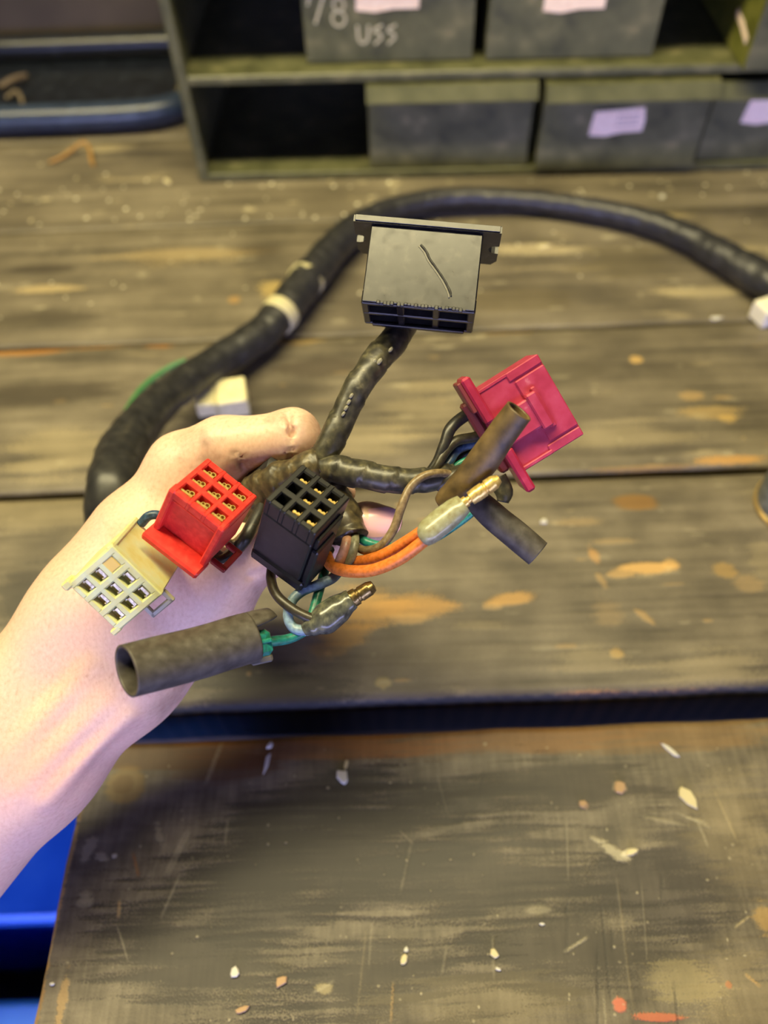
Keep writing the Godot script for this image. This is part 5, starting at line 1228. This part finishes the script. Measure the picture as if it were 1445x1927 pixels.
func build_chips() -> void:
	var white := mat(srgb(200, 197, 184), 0.5)
	var cream := mat(srgb(204, 192, 150), 0.6)
	var tan := mat(srgb(178, 146, 108), 0.7)
	# [pixel centre as ground point, length, width, turn, height, material, label]
	var list := [
		[Vector3(-0.06173, 0.00000, -0.12316), 0.0125, 0.0024, 1.40, 0.0018, white, "thin white sliver on the near plank below the grey sleeve", "sliver"],
		[Vector3(-0.06067, 0.00000, -0.13180), 0.0042, 0.0026, 1.2, 0.0022, white, "round white tip at the end of the thin white sliver", "fleck"],
		[Vector3(-0.02455, 0.00000, -0.11488), 0.0095, 0.0062, -1.15, 0.0030, white, "bright white shell-like chip on the near plank", "chip"],
		[Vector3(-0.02301, 0.00000, -0.12096), 0.0060, 0.0020, 1.2, 0.0015, cream, "small stalk beside the bright white chip", "sliver"],
		[Vector3(0.13488, 0.00000, -0.12270), 0.0112, 0.0026, -0.80, 0.0018, white, "thin white splinter near the plank gap at right", "splinter"],
		[Vector3(0.13761, 0.00000, -0.10035), 0.0125, 0.0058, -1.05, 0.0022, cream, "pale yellow flake below the thin white splinter", "flake"],
		[Vector3(0.10684, 0.00000, -0.10538), 0.0066, 0.0060, 0.4, 0.0022, tan, "tan crumb of wood near the pale yellow flake", "crumb"],
		[Vector3(0.08815, 0.00000, -0.09846), 0.0040, 0.0036, 0.2, 0.0018, tan, "tiny tan crumb between the flakes and the stain", "crumb"],
		[Vector3(0.00126, 0.00000, -0.03788), 0.0052, 0.0036, 1.35, 0.0022, cream, "cream seed-shaped bit on the near plank", "seed"],
		[Vector3(0.00232, 0.00000, -0.04139), 0.0026, 0.0022, 1.2, 0.0018, white, "tiny white tip above the cream seed-shaped bit", "fleck"],
		[Vector3(0.04006, 0.00000, -0.03840), 0.0046, 0.0034, -1.2, 0.0022, cream, "cream grain right of the seed-shaped bit", "grain"],
		[Vector3(0.04079, 0.00000, -0.03313), 0.0036, 0.0020, -0.3, 0.0016, white, "white crumb just below the cream grain", "crumb"],
		[Vector3(0.06176, 0.00000, -0.04932), 0.0028, 0.0014, 0.1, 0.0012, white, "small white fleck above the cream grain", "fleck"],
		[Vector3(-0.06970, 0.00000, -0.03546), 0.0048, 0.0044, 0.6, 0.0022, white, "greyish white crumb near the lower left of the plank", "crumb"],
		[Vector3(-0.06596, 0.00000, -0.02215), 0.0066, 0.0032, 0.3, 0.0022, tan, "ochre splinter at the bottom edge of the photo", "splinter"],
		[Vector3(-0.04999, 0.00000, -0.03139), 0.0060, 0.0042, 0.7, 0.0022, tan, "ochre crumb right of the greyish white crumb", "crumb"],
		[Vector3(-0.14620, 0.00000, -0.03364), 0.0024, 0.0022, 0.7, 0.0020, white, "white dot of plaster at the plank's sawn end", "fleck"],
		[Vector3(0.10639, 0.00000, -0.07681), 0.0060, 0.0024, 0.3, 0.0016, cream, "cream shaving on the whitish smear", "shaving"],
		[Vector3(0.09426, 0.00000, -0.26096), 0.0046, 0.0040, 0.2, 0.0024, white, "white fleck right of the grey rubber sleeve", "fleck"],
		[Vector3(-0.18023, 0.00000, -0.64070), 0.0085, 0.0055, -0.8, 0.0040, cream, "pale chip of wood in front of the cabinet's corner", "chip"],
		[Vector3(0.24439, 0.00000, -0.59016), 0.0060, 0.0050, 0.3, 0.0030, white, "white fleck behind the trunk near the back", "fleck"],
		[Vector3(0.13478, 0.00000, -0.52852), 0.0110, 0.0060, 0.0, 0.0020, cream, "pale flake right of the black module plug", "flake"],
		[Vector3(0.24551, 0.00000, -0.43505), 0.0110, 0.0040, 0.05, 0.0016, white, "white flake lying on the plank seam at right", "flake"],
	]
	var rng := RandomNumberGenerator.new(); rng.seed = 9
	for q in list:
		var n := 7
		var poly := PackedVector2Array()
		for k in n:
			var a := TAU * k / n + rng.randf_range(-0.2, 0.2)
			var r := rng.randf_range(0.6, 1.2)
			poly.append(Vector2(cos(a) * q[1] / 2.0 * r, sin(a) * q[2] / 2.0 * r))
		var st := new_st()
		var lie := Transform3D(Basis(Vector3.RIGHT, -PI / 2.0), Vector3.ZERO)
		slab(st, lie, poly, 0.0, q[4] * 0.45, minf(q[4] * 0.2, q[2] * 0.2))
		single(st, "wood_" + q[7] if q[5] == tan else "debris_" + q[7], q[5], q[6], q[7], Transform3D(Basis(Vector3.UP, q[3]), q[0] + Vector3(0, 0.0004, 0)), "bits lying on the bench")

const LAMP_COLOR := Color(1.0, 0.94, 0.72)
const LAMP_ENERGY := 2.7
const SKY_ENERGY := 3.1

func _ready() -> void:
	nz.seed = 4; nz.frequency = 0.01; nz.fractal_octaves = 3
	# camera
	var cam := Camera3D.new()
	cam.name = "camera"
	cam.transform = Transform3D(Vector3(0.99933, -0.02154, 0.02965), Vector3(0.03664, 0.58739, -0.80847), Vector3(0.00000, 0.80902, 0.58779), Vector3(0.00000, 0.37500, 0.00000))
	var at := CameraAttributesPhysical.new()
	at.frustum_focal_length = 24.0 / (2.0 * 1927.0 / 2.0 / 1447.0)
	at.frustum_focus_distance = 0.268
	at.frustum_near = 0.02
	at.frustum_far = 50.0
	at.exposure_aperture = 3.6
	cam.attributes = at
	add_child(cam)
	cam.current = true
	# daylight
	var env := Environment.new()
	env.background_mode = Environment.BG_SKY
	var sky := Sky.new()
	var sm := ProceduralSkyMaterial.new()
	sm.sky_top_color = Color(0.50, 0.58, 0.95)
	sm.sky_horizon_color = Color(0.79, 0.78, 1.0)
	sm.ground_horizon_color = Color(0.44, 0.43, 0.50)
	sm.ground_bottom_color = Color(0.34, 0.33, 0.38)
	sm.sky_energy_multiplier = SKY_ENERGY
	sm.ground_energy_multiplier = SKY_ENERGY * 0.8
	sky.sky_material = sm
	env.sky = sky
	env.tonemap_mode = Environment.TONE_MAPPER_LINEAR
	env.tonemap_exposure = 1.0
	env.sdfgi_enabled = true; env.ssao_enabled = true; env.ssil_enabled = true
	var we := WorldEnvironment.new()
	we.name = "daylight"
	we.environment = env
	add_child(we)
	build_lamp()
	build_room()
	build_bench()
	build_cabinet()
	build_hand()
	build_loom()
	build_rest()
